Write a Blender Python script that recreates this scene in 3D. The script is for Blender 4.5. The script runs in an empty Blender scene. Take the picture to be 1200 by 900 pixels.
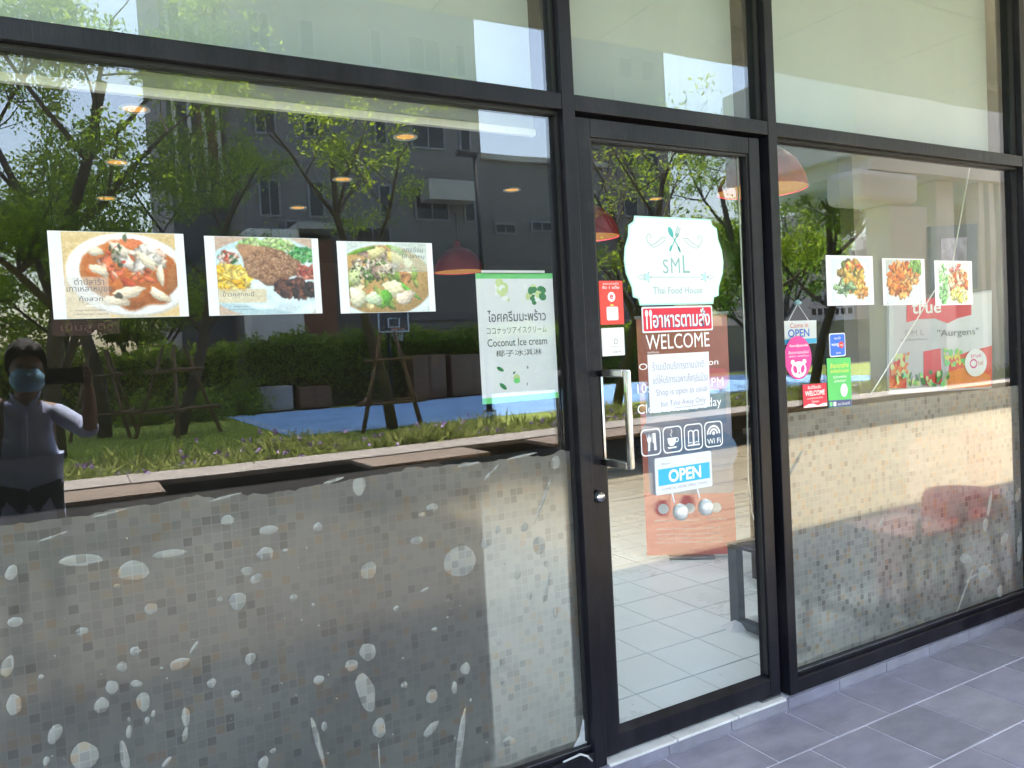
import bpy, bmesh, math, random
import numpy as np
from mathutils import Vector, Matrix

S = bpy.context.scene
C = S.collection
R = math.radians

# ------------------------------------------------------------------ camera
YAW, PITCH, ROLL, FPX, CAM = 0.5104, -0.0410, -0.0535, 916.27, Vector((0.0, -2.2006, 1.4683))
_f = Vector((math.sin(YAW)*math.cos(PITCH), math.cos(YAW)*math.cos(PITCH), math.sin(PITCH)))
_r = Vector((math.cos(YAW), -math.sin(YAW), 0)); _u = _r.cross(_f)
_r, _u = _r*math.cos(ROLL)+_u*math.sin(ROLL), _u*math.cos(ROLL)-_r*math.sin(ROLL)
cd = bpy.data.cameras.new('camera'); cam = bpy.data.objects.new('camera', cd); C.objects.link(cam)
cam.matrix_world = Matrix(((_r.x, _u.x, -_f.x, CAM.x), (_r.y, _u.y, -_f.y, CAM.y), (_r.z, _u.z, -_f.z, CAM.z), (0, 0, 0, 1)))
cd.sensor_width = 36; cd.lens = FPX/1200*36; cd.clip_start = 0.02; cd.clip_end = 2000
S.camera = cam

# ------------------------------------------------------------------ light
SUN = Vector((0.16, -0.295, 0.94)).normalized()          # direction towards the sun
W = bpy.data.worlds.new('World'); S.world = W; W.use_nodes = True
nt = W.node_tree; bg = nt.nodes['Background']
sky = nt.nodes.new('ShaderNodeTexSky'); sky.sky_type = 'NISHITA'; sky.sun_disc = False
sky.sun_elevation = math.asin(SUN.z); sky.sun_rotation = math.atan2(SUN.x, SUN.y)
sky.air_density = 1.3; sky.dust_density = 2.5; sky.ozone_density = 1.0
nt.links.new(sky.outputs[0], bg.inputs[0]); bg.inputs[1].default_value = 0.135
sl = bpy.data.lights.new('sun', 'SUN'); sl.energy = 4.0; sl.angle = R(0.55); sl.color = (1, 0.95, 0.87)
so = bpy.data.objects.new('sun', sl); C.objects.link(so)
so.rotation_euler = (-SUN).to_track_quat('-Z', 'Y').to_euler()
vs = S.view_settings; vs.view_transform = 'Standard'; vs.look = 'None'; vs.gamma = 1; vs.exposure = 3.35
S.cycles.max_bounces = 10; S.cycles.diffuse_bounces = 4; S.cycles.glossy_bounces = 5
S.cycles.transmission_bounces = 8; S.cycles.transparent_max_bounces = 24
S.cycles.caustics_reflective = False; S.cycles.caustics_refractive = False
S.cycles.sample_clamp_indirect = 8; S.cycles.use_denoising = True

# ------------------------------------------------------------------ materials
def nodes(name):
    m = bpy.data.materials.new(name); m.use_nodes = True
    t = m.node_tree; t.nodes.clear()
    o = t.nodes.new('ShaderNodeOutputMaterial')
    return m, t, o
def N(t, typ, **kw):
    n = t.nodes.new(typ)
    for k, v in kw.items():
        if k.startswith('i_'):
            key = k[2:]
            key = int(key) if key.isdigit() else key
            n.inputs[key].default_value = v
        else: setattr(n, k, v)
    return n
def c4(c): return (c[0], c[1], c[2], 1)
def pm(name, col, rough=0.6, metal=0.0, var=0.18, scale=6.0, bump=0.0, bscale=60.0, spec=0.5, col2=None, aniso=(1, 1, 1), world=False, grime=0.0):
    """principled surface with noise-driven colour variation, roughness variation and fine relief"""
    m, t, o = nodes(name)
    b = N(t, 'ShaderNodeBsdfPrincipled'); b.inputs['Metallic'].default_value = metal
    b.inputs['Specular IOR Level'].default_value = spec
    tc = N(t, 'ShaderNodeTexCoord'); mp = N(t, 'ShaderNodeMapping'); mp.inputs['Scale'].default_value = aniso
    if world: t.links.new(N(t, 'ShaderNodeNewGeometry').outputs['Position'], mp.inputs[0])
    else: t.links.new(tc.outputs['Object'], mp.inputs[0])
    n1 = N(t, 'ShaderNodeTexNoise', i_Scale=scale, i_Detail=6.0, i_Roughness=0.62)
    t.links.new(mp.outputs[0], n1.inputs['Vector'])
    mx = N(t, 'ShaderNodeMix', data_type='RGBA')
    c2 = col2 if col2 else tuple(min(1, c*(1+var)) for c in col)
    c1 = col if col2 else tuple(c*(1-var) for c in col)
    mx.inputs[6].default_value = c4(c1); mx.inputs[7].default_value = c4(c2)
    rp = N(t, 'ShaderNodeMapRange', i_1=0.3, i_2=0.7); t.links.new(n1.outputs[0], rp.inputs[0])
    t.links.new(rp.outputs[0], mx.inputs[0]); last = mx.outputs[2]
    if grime:      # scuffs and dried dirt with their own shapes
        ge = N(t, 'ShaderNodeNewGeometry'); ng = N(t, 'ShaderNodeTexNoise', i_Scale=2.6, i_Detail=9.0, i_Roughness=.72); t.links.new(ge.outputs['Position'], ng.inputs['Vector'])
        mg = N(t, 'ShaderNodeMapRange', i_1=.50, i_2=.68, i_3=0.0, i_4=grime); t.links.new(ng.outputs[0], mg.inputs[0])
        m9 = N(t, 'ShaderNodeMix', data_type='RGBA'); m9.inputs[7].default_value = (.36, .34, .33, 1); t.links.new(mg.outputs[0], m9.inputs[0]); t.links.new(last, m9.inputs[6]); last = m9.outputs[2]
    t.links.new(last, b.inputs['Base Color'])
    rr = N(t, 'ShaderNodeMapRange', i_3=max(0.02, rough-0.1), i_4=min(1, rough+0.12)); t.links.new(n1.outputs[0], rr.inputs[0])
    t.links.new(rr.outputs[0], b.inputs['Roughness'])
    if bump:
        n2 = N(t, 'ShaderNodeTexNoise', i_Scale=bscale, i_Detail=4.0); t.links.new(mp.outputs[0], n2.inputs['Vector'])
        bp = N(t, 'ShaderNodeBump', i_Strength=bump, i_Distance=0.01); t.links.new(n2.outputs[0], bp.inputs['Height'])
        t.links.new(bp.outputs[0], b.inputs['Normal'])
    t.links.new(b.outputs[0], o.inputs[0])
    return m
def emit(name, col, st):
    m, t, o = nodes(name); e = N(t, 'ShaderNodeEmission', i_Strength=st); e.inputs[0].default_value = c4(col)
    t.links.new(e.outputs[0], o.inputs[0]); return m
def schlick(t, r0, k=1.0):
    lw = N(t, 'ShaderNodeLayerWeight', i_Blend=0.5)
    pw = N(t, 'ShaderNodeMath', operation='POWER', i_1=5.0); t.links.new(lw.outputs['Facing'], pw.inputs[0])
    ml = N(t, 'ShaderNodeMath', operation='MULTIPLY_ADD', i_1=(1-r0)*k, i_2=r0*k); t.links.new(pw.outputs[0], ml.inputs[0])
    return ml.outputs[0]
def glass_mat():
    m, t, o = nodes('window_glass')
    tr = N(t, 'ShaderNodeBsdfTransparent'); tr.inputs[0].default_value = (0.945, 0.96, 0.955, 1)
    gl = N(t, 'ShaderNodeBsdfGlossy', i_Roughness=0.0); gl.inputs[0].default_value = (1, 1, 1, 1)
    # float glass is never quite flat: long faint ripple
    tc = N(t, 'ShaderNodeTexCoord'); no = N(t, 'ShaderNodeTexNoise', i_Scale=1.3, i_Detail=1.0)
    t.links.new(tc.outputs['Object'], no.inputs['Vector'])
    bp = N(t, 'ShaderNodeBump', i_Strength=0.10, i_Distance=0.012); t.links.new(no.outputs[0], bp.inputs['Height'])
    t.links.new(bp.outputs[0], gl.inputs['Normal'])
    mx = N(t, 'ShaderNodeMixShader'); t.links.new(schlick(t, 0.048, 1.0), mx.inputs[0])
    t.links.new(tr.outputs[0], mx.inputs[1]); t.links.new(gl.outputs[0], mx.inputs[2])
    t.links.new(mx.outputs[0], o.inputs[0]); return m
def vcol(name, rough=0.5):
    m, t, o = nodes(name); b = N(t, 'ShaderNodeBsdfPrincipled', i_Roughness=rough)
    a = N(t, 'ShaderNodeVertexColor', layer_name='Col'); t.links.new(a.outputs[0], b.inputs['Base Color'])
    t.links.new(b.outputs[0], o.inputs[0]); return m
def leaf_mat(name, a, b2, trans):
    m, t, o = nodes(name)
    g = N(t, 'ShaderNodeNewGeometry'); tc = N(t, 'ShaderNodeTexCoord')
    no = N(t, 'ShaderNodeTexNoise', i_Scale=1.1, i_Detail=3.0); t.links.new(tc.outputs['Object'], no.inputs['Vector'])
    ad = N(t, 'ShaderNodeMath', operation='ADD'); t.links.new(g.outputs['Random Per Island'], ad.inputs[0]); t.links.new(no.outputs[0], ad.inputs[1])
    mr = N(t, 'ShaderNodeMapRange', i_1=0.4, i_2=1.5); t.links.new(ad.outputs[0], mr.inputs[0])
    mx = N(t, 'ShaderNodeMix', data_type='RGBA'); mx.inputs[6].default_value = c4(a); mx.inputs[7].default_value = c4(b2)
    t.links.new(mr.outputs[0], mx.inputs[0])
    d = N(t, 'ShaderNodeBsdfPrincipled', i_Roughness=0.45); t.links.new(mx.outputs[2], d.inputs['Base Color'])
    tl = N(t, 'ShaderNodeBsdfTranslucent')
    hs = N(t, 'ShaderNodeHueSaturation', i_Saturation=1.08, i_Value=1.9, i_Hue=0.497); t.links.new(mx.outputs[2], hs.inputs['Color'])
    t.links.new(hs.outputs[0], tl.inputs[0])
    ms = N(t, 'ShaderNodeMixShader', i_0=trans); t.links.new(d.outputs[0], ms.inputs[1]); t.links.new(tl.outputs[0], ms.inputs[2])
    t.links.new(ms.outputs[0], o.inputs[0]); return m
def mosaic(name, bright=0.0, solid=0.5, gloss=0.27, flat=0.0, refl=1.3, clear=0.15):
    """printed mosaic window film: small squares on a translucent sheet"""
    m, t, o = nodes(name)
    g = N(t, 'ShaderNodeNewGeometry')
    sc = N(t, 'ShaderNodeVectorMath', operation='SCALE'); sc.inputs[3].default_value = 1/0.0245; t.links.new(g.outputs['Position'], sc.inputs[0])
    mu = N(t, 'ShaderNodeVectorMath', operation='MULTIPLY'); mu.inputs[1].default_value = (1, 0, 1); t.links.new(sc.outputs[0], mu.inputs[0])
    fl = N(t, 'ShaderNodeVectorMath', operation='FLOOR'); t.links.new(mu.outputs[0], fl.inputs[0])
    fr = N(t, 'ShaderNodeVectorMath', operation='FRACTION'); t.links.new(mu.outputs[0], fr.inputs[0])
    wn = N(t, 'ShaderNodeTexWhiteNoise', noise_dimensions='3D'); t.links.new(fl.outputs[0], wn.inputs[0])
    cr = N(t, 'ShaderNodeValToRGB'); cr.color_ramp.interpolation = 'CONSTANT'
    e = cr.color_ramp.elements
    cols = [(0, (.43, .44, .38)), (.20, (.50, .50, .44)), (.42, (.40, .40, .35)), (.58, (.55, .53, .44)), (.70, (.34, .34, .30)),
            (.80, (.52, .38, .22)), (.855, (.56, .47, .31)), (.895, (.20, .20, .165)), (.945, (.27, .255, .205))]
    e[0].position, e[0].color = cols[0][0], c4(cols[0][1]); e[1].position, e[1].color = cols[1][0], c4(cols[1][1])
    for p, c in cols[2:]:
        k = e.new(p); k.color = c4(c)
    t.links.new(wn.outputs[0], cr.inputs[0])
    sp = N(t, 'ShaderNodeSeparateXYZ'); t.links.new(fr.outputs[0], sp.inputs[0])
    a = []
    for ax in (0, 2):
        cp = N(t, 'ShaderNodeMath', operation='COMPARE', i_1=0.5, i_2=0.445); t.links.new(sp.outputs[ax], cp.inputs[0]); a.append(cp)
    mn = N(t, 'ShaderNodeMath', operation='MULTIPLY'); t.links.new(a[0].outputs[0], mn.inputs[0]); t.links.new(a[1].outputs[0], mn.inputs[1])
    mx = N(t, 'ShaderNodeMix', data_type='RGBA'); mx.inputs[6].default_value = (.56, .56, .50, 1)
    t.links.new(mn.outputs[0], mx.inputs[0]); t.links.new(cr.outputs[0], mx.inputs[7])
    last = mx.outputs[2]
    if flat:
        mf = N(t, 'ShaderNodeMix', data_type='RGBA', i_0=flat); mf.inputs[7].default_value = (.40, .40, .37, 1); t.links.new(last, mf.inputs[6]); last = mf.outputs[2]
    if bright:
        m2 = N(t, 'ShaderNodeMix', data_type='RGBA', i_0=bright); m2.inputs[7].default_value = (.86, .85, .80, 1)
        t.links.new(last, m2.inputs[6]); last = m2.outputs[2]
    # uneven adhesion: cloudy sheen
    no = N(t, 'ShaderNodeTexNoise', i_Scale=2.2, i_Detail=5.0, i_Roughness=.6); t.links.new(g.outputs['Position'], no.inputs['Vector'])
    d = N(t, 'ShaderNodeBsdfDiffuse'); t.links.new(last, d.inputs[0])
    tl = N(t, 'ShaderNodeBsdfTranslucent'); t.links.new(last, tl.inputs[0])
    m1 = N(t, 'ShaderNodeMixShader', i_0=0.45); t.links.new(d.outputs[0], m1.inputs[1]); t.links.new(tl.outputs[0], m1.inputs[2])
    rf = N(t, 'ShaderNodeBsdfRefraction', i_Roughness=0.42, i_IOR=1.05); t.links.new(last, rf.inputs[0])
    hs = N(t, 'ShaderNodeMix', data_type='RGBA', i_0=0.65); t.links.new(last, hs.inputs[6]); hs.inputs[7].default_value = (1, 1, 1, 1); t.links.new(hs.outputs[2], rf.inputs[0])
    m3 = N(t, 'ShaderNodeMixShader')
    mr = N(t, 'ShaderNodeMapRange', i_1=.3, i_2=.7, i_3=max(0, solid-.08), i_4=min(1, solid+.10)); t.links.new(no.outputs[0], mr.inputs[0])
    t.links.new(mr.outputs[0], m3.inputs[0])
    tp = N(t, 'ShaderNodeBsdfTransparent'); t.links.new(hs.outputs[2], tp.inputs[0]); m0 = N(t, 'ShaderNodeMixShader', i_0=clear)
    t.links.new(rf.outputs[0], m0.inputs[1]); t.links.new(tp.outputs[0], m0.inputs[2])
    t.links.new(m0.outputs[0], m3.inputs[1]); t.links.new(m1.outputs[0], m3.inputs[2])
    gl = N(t, 'ShaderNodeBsdfGlossy', i_Roughness=gloss); gl.inputs[0].default_value = (1, 1, 1, 1)
    m4 = N(t, 'ShaderNodeMixShader'); t.links.new(schlick(t, 0.045, refl), m4.inputs[0])
    t.links.new(m3.outputs[0], m4.inputs[1]); t.links.new(gl.outputs[0], m4.inputs[2])
    t.links.new(m4.outputs[0], o.inputs[0]); return m

M = {}
M['glass'] = glass_mat()
M['frame'] = pm('black_powder_coated_aluminium', (0.0085, 0.0080, 0.0115), 0.34, 0.0, 0.5, 14, 0.08, 90, spec=.22, aniso=(1, 1, .12), world=True, grime=.035)
M['frame2'] = pm('black_gasket', (0.008, 0.008, 0.009), 0.55)
M['bead'] = pm('worn_aluminium_edge', (0.16, 0.16, 0.17), 0.35, 0.6, .3, 20)
M['steel'] = pm('brushed_steel', (0.60, 0.60, 0.60), 0.16, 1.0, .08, 30)
M['film'] = mosaic('mosaic_print_film', 0, 0.26, 0.21, 0.25, 1.0)
M['bellm'] = pm('silver_bell', (0.66, 0.66, 0.64), 0.32, 0.35, .2, 20)
M['film_r'] = mosaic('mosaic_print_film_denser', 0, 0.42, 0.04, 0.0, 1.8, 0.5)
M['bubble'] = mosaic('lifted_mosaic_film', 0.22, 0.68, 0.35, 0.0, .8)
M['slate'] = None
M['paper'] = pm('white_paper', (0.70, 0.70, 0.73), 0.6, 0, .03, 5)
M['paper_in'] = pm('laminated_sheet', (0.76, 0.735, 0.75), 0.45, 0, .04, 5)
M['print'] = vcol('colour_print', 0.45)
M['vinyl'] = pm('white_vinyl', (0.84, 0.83, 0.82), 0.5, 0, .03)
M['ink'] = pm('grey_ink', (0.12, 0.125, 0.135), 0.6, 0, .1)
M['inkfaint'] = pm('pale_grey_ink', (0.30, 0.30, 0.31), 0.6, 0, .1)
M['pen'] = pm('blue_grey_pen', (0.20, 0.21, 0.34), 0.6, 0, .2)
M['teal'] = pm('teal_ink', (0.06, 0.40, 0.39), 0.5, 0, .08)
M['tealpale'] = pm('pale_teal_ink', (0.24, 0.42, 0.42), 0.5, 0, .08)
M['mint'] = pm('mint_edge', (0.42, 0.76, 0.68), 0.5, 0, .05)
M['red'] = pm('red_print', (0.66, 0.012, 0.045), 0.45, 0, .06)
M['red2'] = pm('orange_red_print', (0.74, 0.055, 0.04), 0.45, 0, .06)
M['green'] = pm('green_print', (0.16, 0.60, 0.18), 0.5, 0, .05)
M['green2'] = pm('grass_green_sticker', (0.09, 0.52, 0.12), 0.45, 0, .05)
M['darkgreen'] = pm('leaf_green_print', (0.03, 0.20, 0.06), 0.5, 0, .2)
M['lime'] = pm('pale_lime_print', (0.58, 0.66, 0.30), 0.5, 0, .15)
M['yellow'] = pm('yellow_print', (0.75, 0.68, 0.12), 0.5, 0, .05)
M['cyan'] = pm('cyan_print', (0.02, 0.42, 0.74), 0.45, 0, .04)
M['blue'] = pm('blue_sticker', (0.02, 0.13, 0.60), 0.4, 0, .06)
M['navy'] = pm('navy_print', (0.06, 0.07, 0.20), 0.5)
M['pink'] = pm('pink_sticker', (0.70, 0.035, 0.27), 0.45, 0, .05)
M['orange'] = pm('orange_print', (0.80, 0.22, 0.05), 0.5)
M['clear'] = None

# ------------------------------------------------------------------ mesh helpers
class MB:
    def __init__(s): s.v = []; s.f = []
    def add(s, vs, fs):
        n = len(s.v); s.v += [tuple(v) for v in vs]; s.f += [tuple(i+n for i in f) for f in fs]; return s
    def box(s, x0, x1, y0, y1, z0, z1):
        x0, x1 = min(x0, x1), max(x0, x1); y0, y1 = min(y0, y1), max(y0, y1); z0, z1 = min(z0, z1), max(z0, z1)
        return s.add([(x0, y0, z0), (x1, y0, z0), (x1, y1, z0), (x0, y1, z0), (x0, y0, z1), (x1, y0, z1), (x1, y1, z1), (x0, y1, z1)],
                     [(0, 3, 2, 1), (4, 5, 6, 7), (0, 1, 5, 4), (1, 2, 6, 5), (2, 3, 7, 6), (3, 0, 4, 7)])
    def quad(s, a, b, c, d): return s.add([a, b, c, d], [(0, 1, 2, 3)])
    def tube(s, pts, rads, n=8, cap=True):
        pts = [Vector(p) for p in pts]
        if not hasattr(rads, '__len__'): rads = [rads]*len(pts)
        b = len(s.v); up = Vector((0.31, 0.17, 0.93))
        for i, p in enumerate(pts):
            d = (pts[min(i+1, len(pts)-1)]-pts[max(i-1, 0)]).normalized()
            if abs(d.dot(up)) > .97: up = Vector((0.9, 0.3, 0.1))
            a = d.cross(up).normalized(); c = d.cross(a)
            for k in range(n):
                t = 2*math.pi*k/n; q = p+(a*math.cos(t)+c*math.sin(t))*rads[i]; s.v.append(tuple(q))
        for i in range(len(pts)-1):
            for k in range(n):
                k2 = (k+1) % n; s.f.append((b+i*n+k, b+i*n+k2, b+(i+1)*n+k2, b+(i+1)*n+k))
        if cap:
            s.f.append(tuple(b+k for k in range(n))[::-1]); s.f.append(tuple(b+(len(pts)-1)*n+k for k in range(n)))
        return s
    def lathe(s, prof, cx, cy, n=24):
        b = len(s.v)
        for r, z in prof:
            for k in range(n):
                t = 2*math.pi*k/n; s.v.append((cx+r*math.cos(t), cy+r*math.sin(t), z))
        for i in range(len(prof)-1):
            for k in range(n):
                k2 = (k+1) % n; s.f.append((b+i*n+k, b+i*n+k2, b+(i+1)*n+k2, b+(i+1)*n+k))
        return s
    def poly(s, pts, y0, y1=None):
        """outline in x,z at depth y0 (front); with y1 an extruded slab"""
        n = len(pts); b = len(s.v)
        s.v += [(p[0], y0, p[1]) for p in pts]; s.f.append(tuple(range(b, b+n)))
        if y1 is not None:
            s.v += [(p[0], y1, p[1]) for p in pts]; s.f.append(tuple(range(b+n, b+2*n))[::-1])
            for i in range(n):
                j = (i+1) % n; s.f.append((b+i, b+n+i, b+n+j, b+j))
        return s
    def mesh(s, name):
        m = bpy.data.meshes.new(name); m.from_pydata(s.v, [], s.f); m.update(); return m
    def build(s, name, mat, parent=None, smooth=False, bevel=0):
        return obj(name, s.mesh(name), mat, parent, smooth, bevel)
def obj(name, me, mat, parent=None, smooth=False, bevel=0):
    if mat is not None and not me.materials: me.materials.append(mat)
    o = bpy.data.objects.new(name, me); C.objects.link(o); o.parent = parent
    if smooth: me.polygons.foreach_set('use_smooth', [True]*len(me.polygons))
    if bevel:
        md = o.modifiers.new('bevel', 'BEVEL'); md.width = bevel; md.segments = 2; md.limit_method = 'ANGLE'
    return o
def tag(o, label=None, cat=None, group=None, kind=None):
    if label: o['label'] = label
    if cat: o['category'] = cat
    if group: o['group'] = group
    if kind: o['kind'] = kind
    return o
def thing(name, label, cat, loc=(0, 0, 0), rz=0, group=None):
    o = bpy.data.objects.new(name, None); C.objects.link(o); o.location = loc; o.rotation_euler = (0, 0, rz)
    o.empty_display_size = .1
    return tag(o, label, cat, group)
def copy_tree(o, parent=None):
    c = o.copy(); C.objects.link(c); c.parent = parent
    for ch in list(o.children): copy_tree(ch, c)
    return c
def fast_mesh(name, V, F):
    """numpy verts (n,3) and faces (m,k) to a mesh"""
    me = bpy.data.meshes.new(name); V = np.asarray(V, dtype=np.float32); F = np.asarray(F, dtype=np.int32)
    k = F.shape[1]; me.vertices.add(len(V)); me.vertices.foreach_set('co', V.ravel())
    me.loops.add(F.size); me.loops.foreach_set('vertex_index', F.ravel())
    me.polygons.add(len(F)); me.polygons.foreach_set('loop_start', np.arange(0, F.size, k, dtype=np.int32))
    me.update(calc_edges=True); me.validate(); return me
_tcache = {}
def text(s, x0, x1, z0, z1, y, mat, parent, name='lettering', bold=0.0, rot=0.0, keep=False):
    """flat lettering fitted into a box of the x-z plane"""
    cu = bpy.data.curves.new('txt', 'FONT'); cu.body = s; cu.offset = bold; cu.resolution_u = 3
    to = bpy.data.objects.new('txt', cu); C.objects.link(to)
    dg = bpy.context.evaluated_depsgraph_get(); dg.update()
    me = bpy.data.meshes.new_from_object(to.evaluated_get(dg)); bpy.data.objects.remove(to); bpy.data.curves.remove(cu)
    n = len(me.vertices)
    if n == 0: return None
    a = np.zeros(n*3); me.vertices.foreach_get('co', a); a = a.reshape(-1, 3)
    lo, hi = a.min(0), a.max(0); w, h = hi[0]-lo[0], hi[1]-lo[1]
    X = (a[:, 0]-lo[0])/w; Z = (a[:, 1]-lo[1])/h
    if keep:
        k = min((x1-x0)/w, (z1-z0)/h); cx = (x0+x1)/2; cz = (z0+z1)/2
        X = cx+(X-.5)*w*k; Z = cz+(Z-.5)*h*k
    else: X = x0+X*(x1-x0); Z = z0+Z*(z1-z0)
    if rot:
        cx, cz = (x0+x1)/2, (z0+z1)/2; dx, dz = X-cx, Z-cz
        X = cx+dx*math.cos(rot)-dz*math.sin(rot); Z = cz+dx*math.sin(rot)+dz*math.cos(rot)
    b = np.stack([X, np.full(n, y), Z], 1); me.vertices.foreach_set('co', b.ravel()); me.update()
    me.materials.clear()
    return obj(name, me, mat, parent)
def rrect(x0, x1, z0, z1, r, n=5):
    p = []
    for cx, cz, a0 in ((x1-r, z0+r, -90), (x1-r, z1-r, 0), (x0+r, z1-r, 90), (x0+r, z0+r, 180)):
        for i in range(n+1):
            t = R(a0+90*i/n); p.append((cx+r*math.cos(t), cz+r*math.sin(t)))
    return p
def ell(cx, cz, rx, rz, n=28, rot=0):
    return [(cx+rx*math.cos(t)*math.cos(rot)-rz*math.sin(t)*math.sin(rot), cz+rx*math.cos(t)*math.sin(rot)+rz*math.sin(t)*math.cos(rot))
            for t in [2*math.pi*i/n for i in range(n)]]
def ring(mb, pts, w, y):
    """outline band of width w inside a closed convex-ish outline"""
    cx = sum(p[0] for p in pts)/len(pts); cz = sum(p[1] for p in pts)/len(pts)
    hx = max(p[0] for p in pts)-cx; hz = max(p[1] for p in pts)-cz
    q = [(cx+(p[0]-cx)*(1-w/hx), cz+(p[1]-cz)*(1-w/hz)) for p in pts]
    n = len(pts); b = len(mb.v)
    mb.v += [(p[0], y, p[1]) for p in pts]+[(p[0], y, p[1]) for p in q]
    for i in range(n): j = (i+1) % n; mb.f.append((b+i, b+j, b+n+j, b+n+i))
    return mb
def stroke(mb, pts, w, y):
    """flat line of width w through x-z points"""
    P = [Vector(p) for p in pts]; b = len(mb.v)
    for i, p in enumerate(P):
        d = (P[min(i+1, len(P)-1)]-P[max(i-1, 0)])
        d = d.normalized() if d.length > 1e-9 else Vector((1, 0)); n = Vector((-d.y, d.x))*w/2
        mb.v += [(p.x+n.x, y, p.y+n.y), (p.x-n.x, y, p.y-n.y)]
    for i in range(len(P)-1): mb.f.append((b+2*i, b+2*i+1, b+2*i+3, b+2*i+2))
    return mb
def at(px, py, Y):
    """the point seen at this spot of the photograph that lies at depth y = Y"""
    d = _f+_r*((px-600)/FPX)-_u*((py-450)/FPX); return CAM+d*((Y-CAM.y)/d.y)
def flip(p): return Vector((p.x, -p.y, p.z))           # where a thing seen mirrored in the glass really stands

# ================================================================== setting: ground, porch, deck, lawn, court
rnd = random.Random(7)
M['slate'] = pm('grey_slate_tile', (0.205, 0.195, 0.245), 0.5, 0, .22, 5, 0.12, 26, aniso=(1, 2.2, 1), world=True, grime=.32)
M['slate_b'] = pm('grey_slate_tile_lighter', (0.225, 0.216, 0.252), 0.48, 0, .22, 5, 0.12, 26, aniso=(1, 2.2, 1), world=True, grime=.32)
M['slate_c'] = pm('grey_slate_tile_darker', (0.185, 0.178, 0.214), 0.52, 0, .22, 5, 0.12, 26, aniso=(1, 2.2, 1), world=True, grime=.32)
M['grout'] = pm('pale_grout', (0.55, 0.53, 0.60), 0.8, 0, .2, 12, .1)
M['threshold'] = pm('white_threshold_stone', (0.62, 0.60, 0.58), 0.5, 0, .16, 9, .05, world=True, grime=.5)
M['deckwood'] = pm('deck_timber_sunlit', (0.29, 0.235, 0.145), 0.65, 0, .3, 4, .15, 30, aniso=(.2, 3, 3))  # lit copy of the deck timber, sunlight put into the colour
M['deckshade'] = pm('deck_timber_shaded', (0.068, 0.060, 0.054), 0.7, 0, .3, 4, .15, 30, aniso=(.2, 3, 3))  # shaded copy of the deck timber, dappled shade put into the colour
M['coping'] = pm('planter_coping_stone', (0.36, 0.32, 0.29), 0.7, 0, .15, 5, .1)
M['planter'] = pm('planter_render_shade_tone', (0.04, 0.038, 0.036), 0.7, 0, .2)  # shade below the coping is put into this colour
M['soil'] = pm('planter_soil', (0.06, 0.045, 0.03), 0.9, 0, .4, 8, .3)
M['lawn'] = pm('lawn', (0.20, 0.28, 0.045), 0.9, 0, .4, 3.0, .5, 40, col2=(0.36, 0.43, 0.085))
M['ground'] = pm('paved_ground', (0.22, 0.20, 0.18), 0.9, 0, .25, .4, .1)
M['court'] = pm('blue_court_paint', (0.24, 0.47, 0.86), 0.6, 0, .22, .9, .05)
M['courtline'] = pm('court_line_paint', (0.6, 0.62, 0.60), 0.6)

tag(MB().box(-400, 400, -800, 60, -0.5, -0.03).build('ground', M['ground']), kind='structure')
porch = tag(MB().box(-14, 22, -1.828, -0.06, -0.12, -0.0008).build('porch_floor', M['grout']), kind='structure')
# porch tiles: 0.305 m squares in running bond; singly built around the doorway, the far run as sheets of the same tile
PX0, PT = 2.650, 0.3045
def tile_mesh(w, d, mat):
    g = 0.0032; b = 0.0012; x, y = w/2-g, d/2-g
    return MB().add([(-x, -y, -.004), (x, -y, -.004), (x, y, -.004), (-x, y, -.004), (-x+b, -y+b, .002), (x-b, -y+b, .002), (x-b, y-b, .002), (-x+b, y-b, .002)],
                    [(4, 5, 6, 7), (0, 1, 5, 4), (1, 2, 6, 5), (2, 3, 7, 6), (3, 0, 4, 7)]).mesh('tile')
tm = [tile_mesh(PT, PT, None) for k in range(3)]
tf = [tile_mesh(PT, 0.247, None) for k in range(3)]
for k, mm in enumerate(('slate', 'slate_b', 'slate_c')): tm[k].materials.append(M[mm]); tf[k].materials.append(M[mm])
far = []
for j in range(6):
    yc = -0.0605-0.1235 if j == 0 else -0.3075-PT*(j-.5)
    for i in range(-55, 64):
        xc = PX0+PT*(i+.5)+(PT/2 if j % 2 else 0)
        if j < 7 and 0.6 < xc < 5.6:
            o = obj('tile', (tf if j == 0 else tm)[rnd.choice((0, 0, 1, 2))], None, porch)
            o.location = (xc, yc, rnd.uniform(-.0004, .0004)); o.rotation_euler = (rnd.uniform(-.002, .002), rnd.uniform(-.002, .002), 0)
        else: far.append((xc, yc, 0.247 if j == 0 else PT))
mb = MB()
for xc, yc, d in far:
    x, y = PT/2-.003, d/2-.003; mb.quad((xc-x, yc-y, .0015), (xc+x, yc-y, .0015), (xc+x, yc+y, .0015), (xc-x, yc+y, .0015))
tag(mb.build('tile_field', M['slate'], porch), kind='stuff')
# kerb below the shopfront: tile-faced step, white threshold at the door
kerb = tag(MB().box(-10, 14, -0.052, 0.10, -0.1, 0.040).build('kerb', M['grout']), kind='structure')
kx = -2.2
while kx < 6.2:
    L = 0.3045; zt = .0455+rnd.uniform(-.0008, .0008)
    MB().box(kx+.002, kx+L-.002, -.0595-rnd.uniform(0, .0012), -.050, .002, zt).build('kerb_tile', M[rnd.choice(('slate_b', 'slate_b', 'slate'))], kerb); kx += L
for a, b in ((1.50, 1.80), (1.803, 2.10), (2.103, 2.36)):
    MB().box(a, b-.002, -.0612, -.002, .041, .0505+rnd.uniform(0, .0008)).build('threshold_stone', M['threshold'], kerb, bevel=.002)
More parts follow.
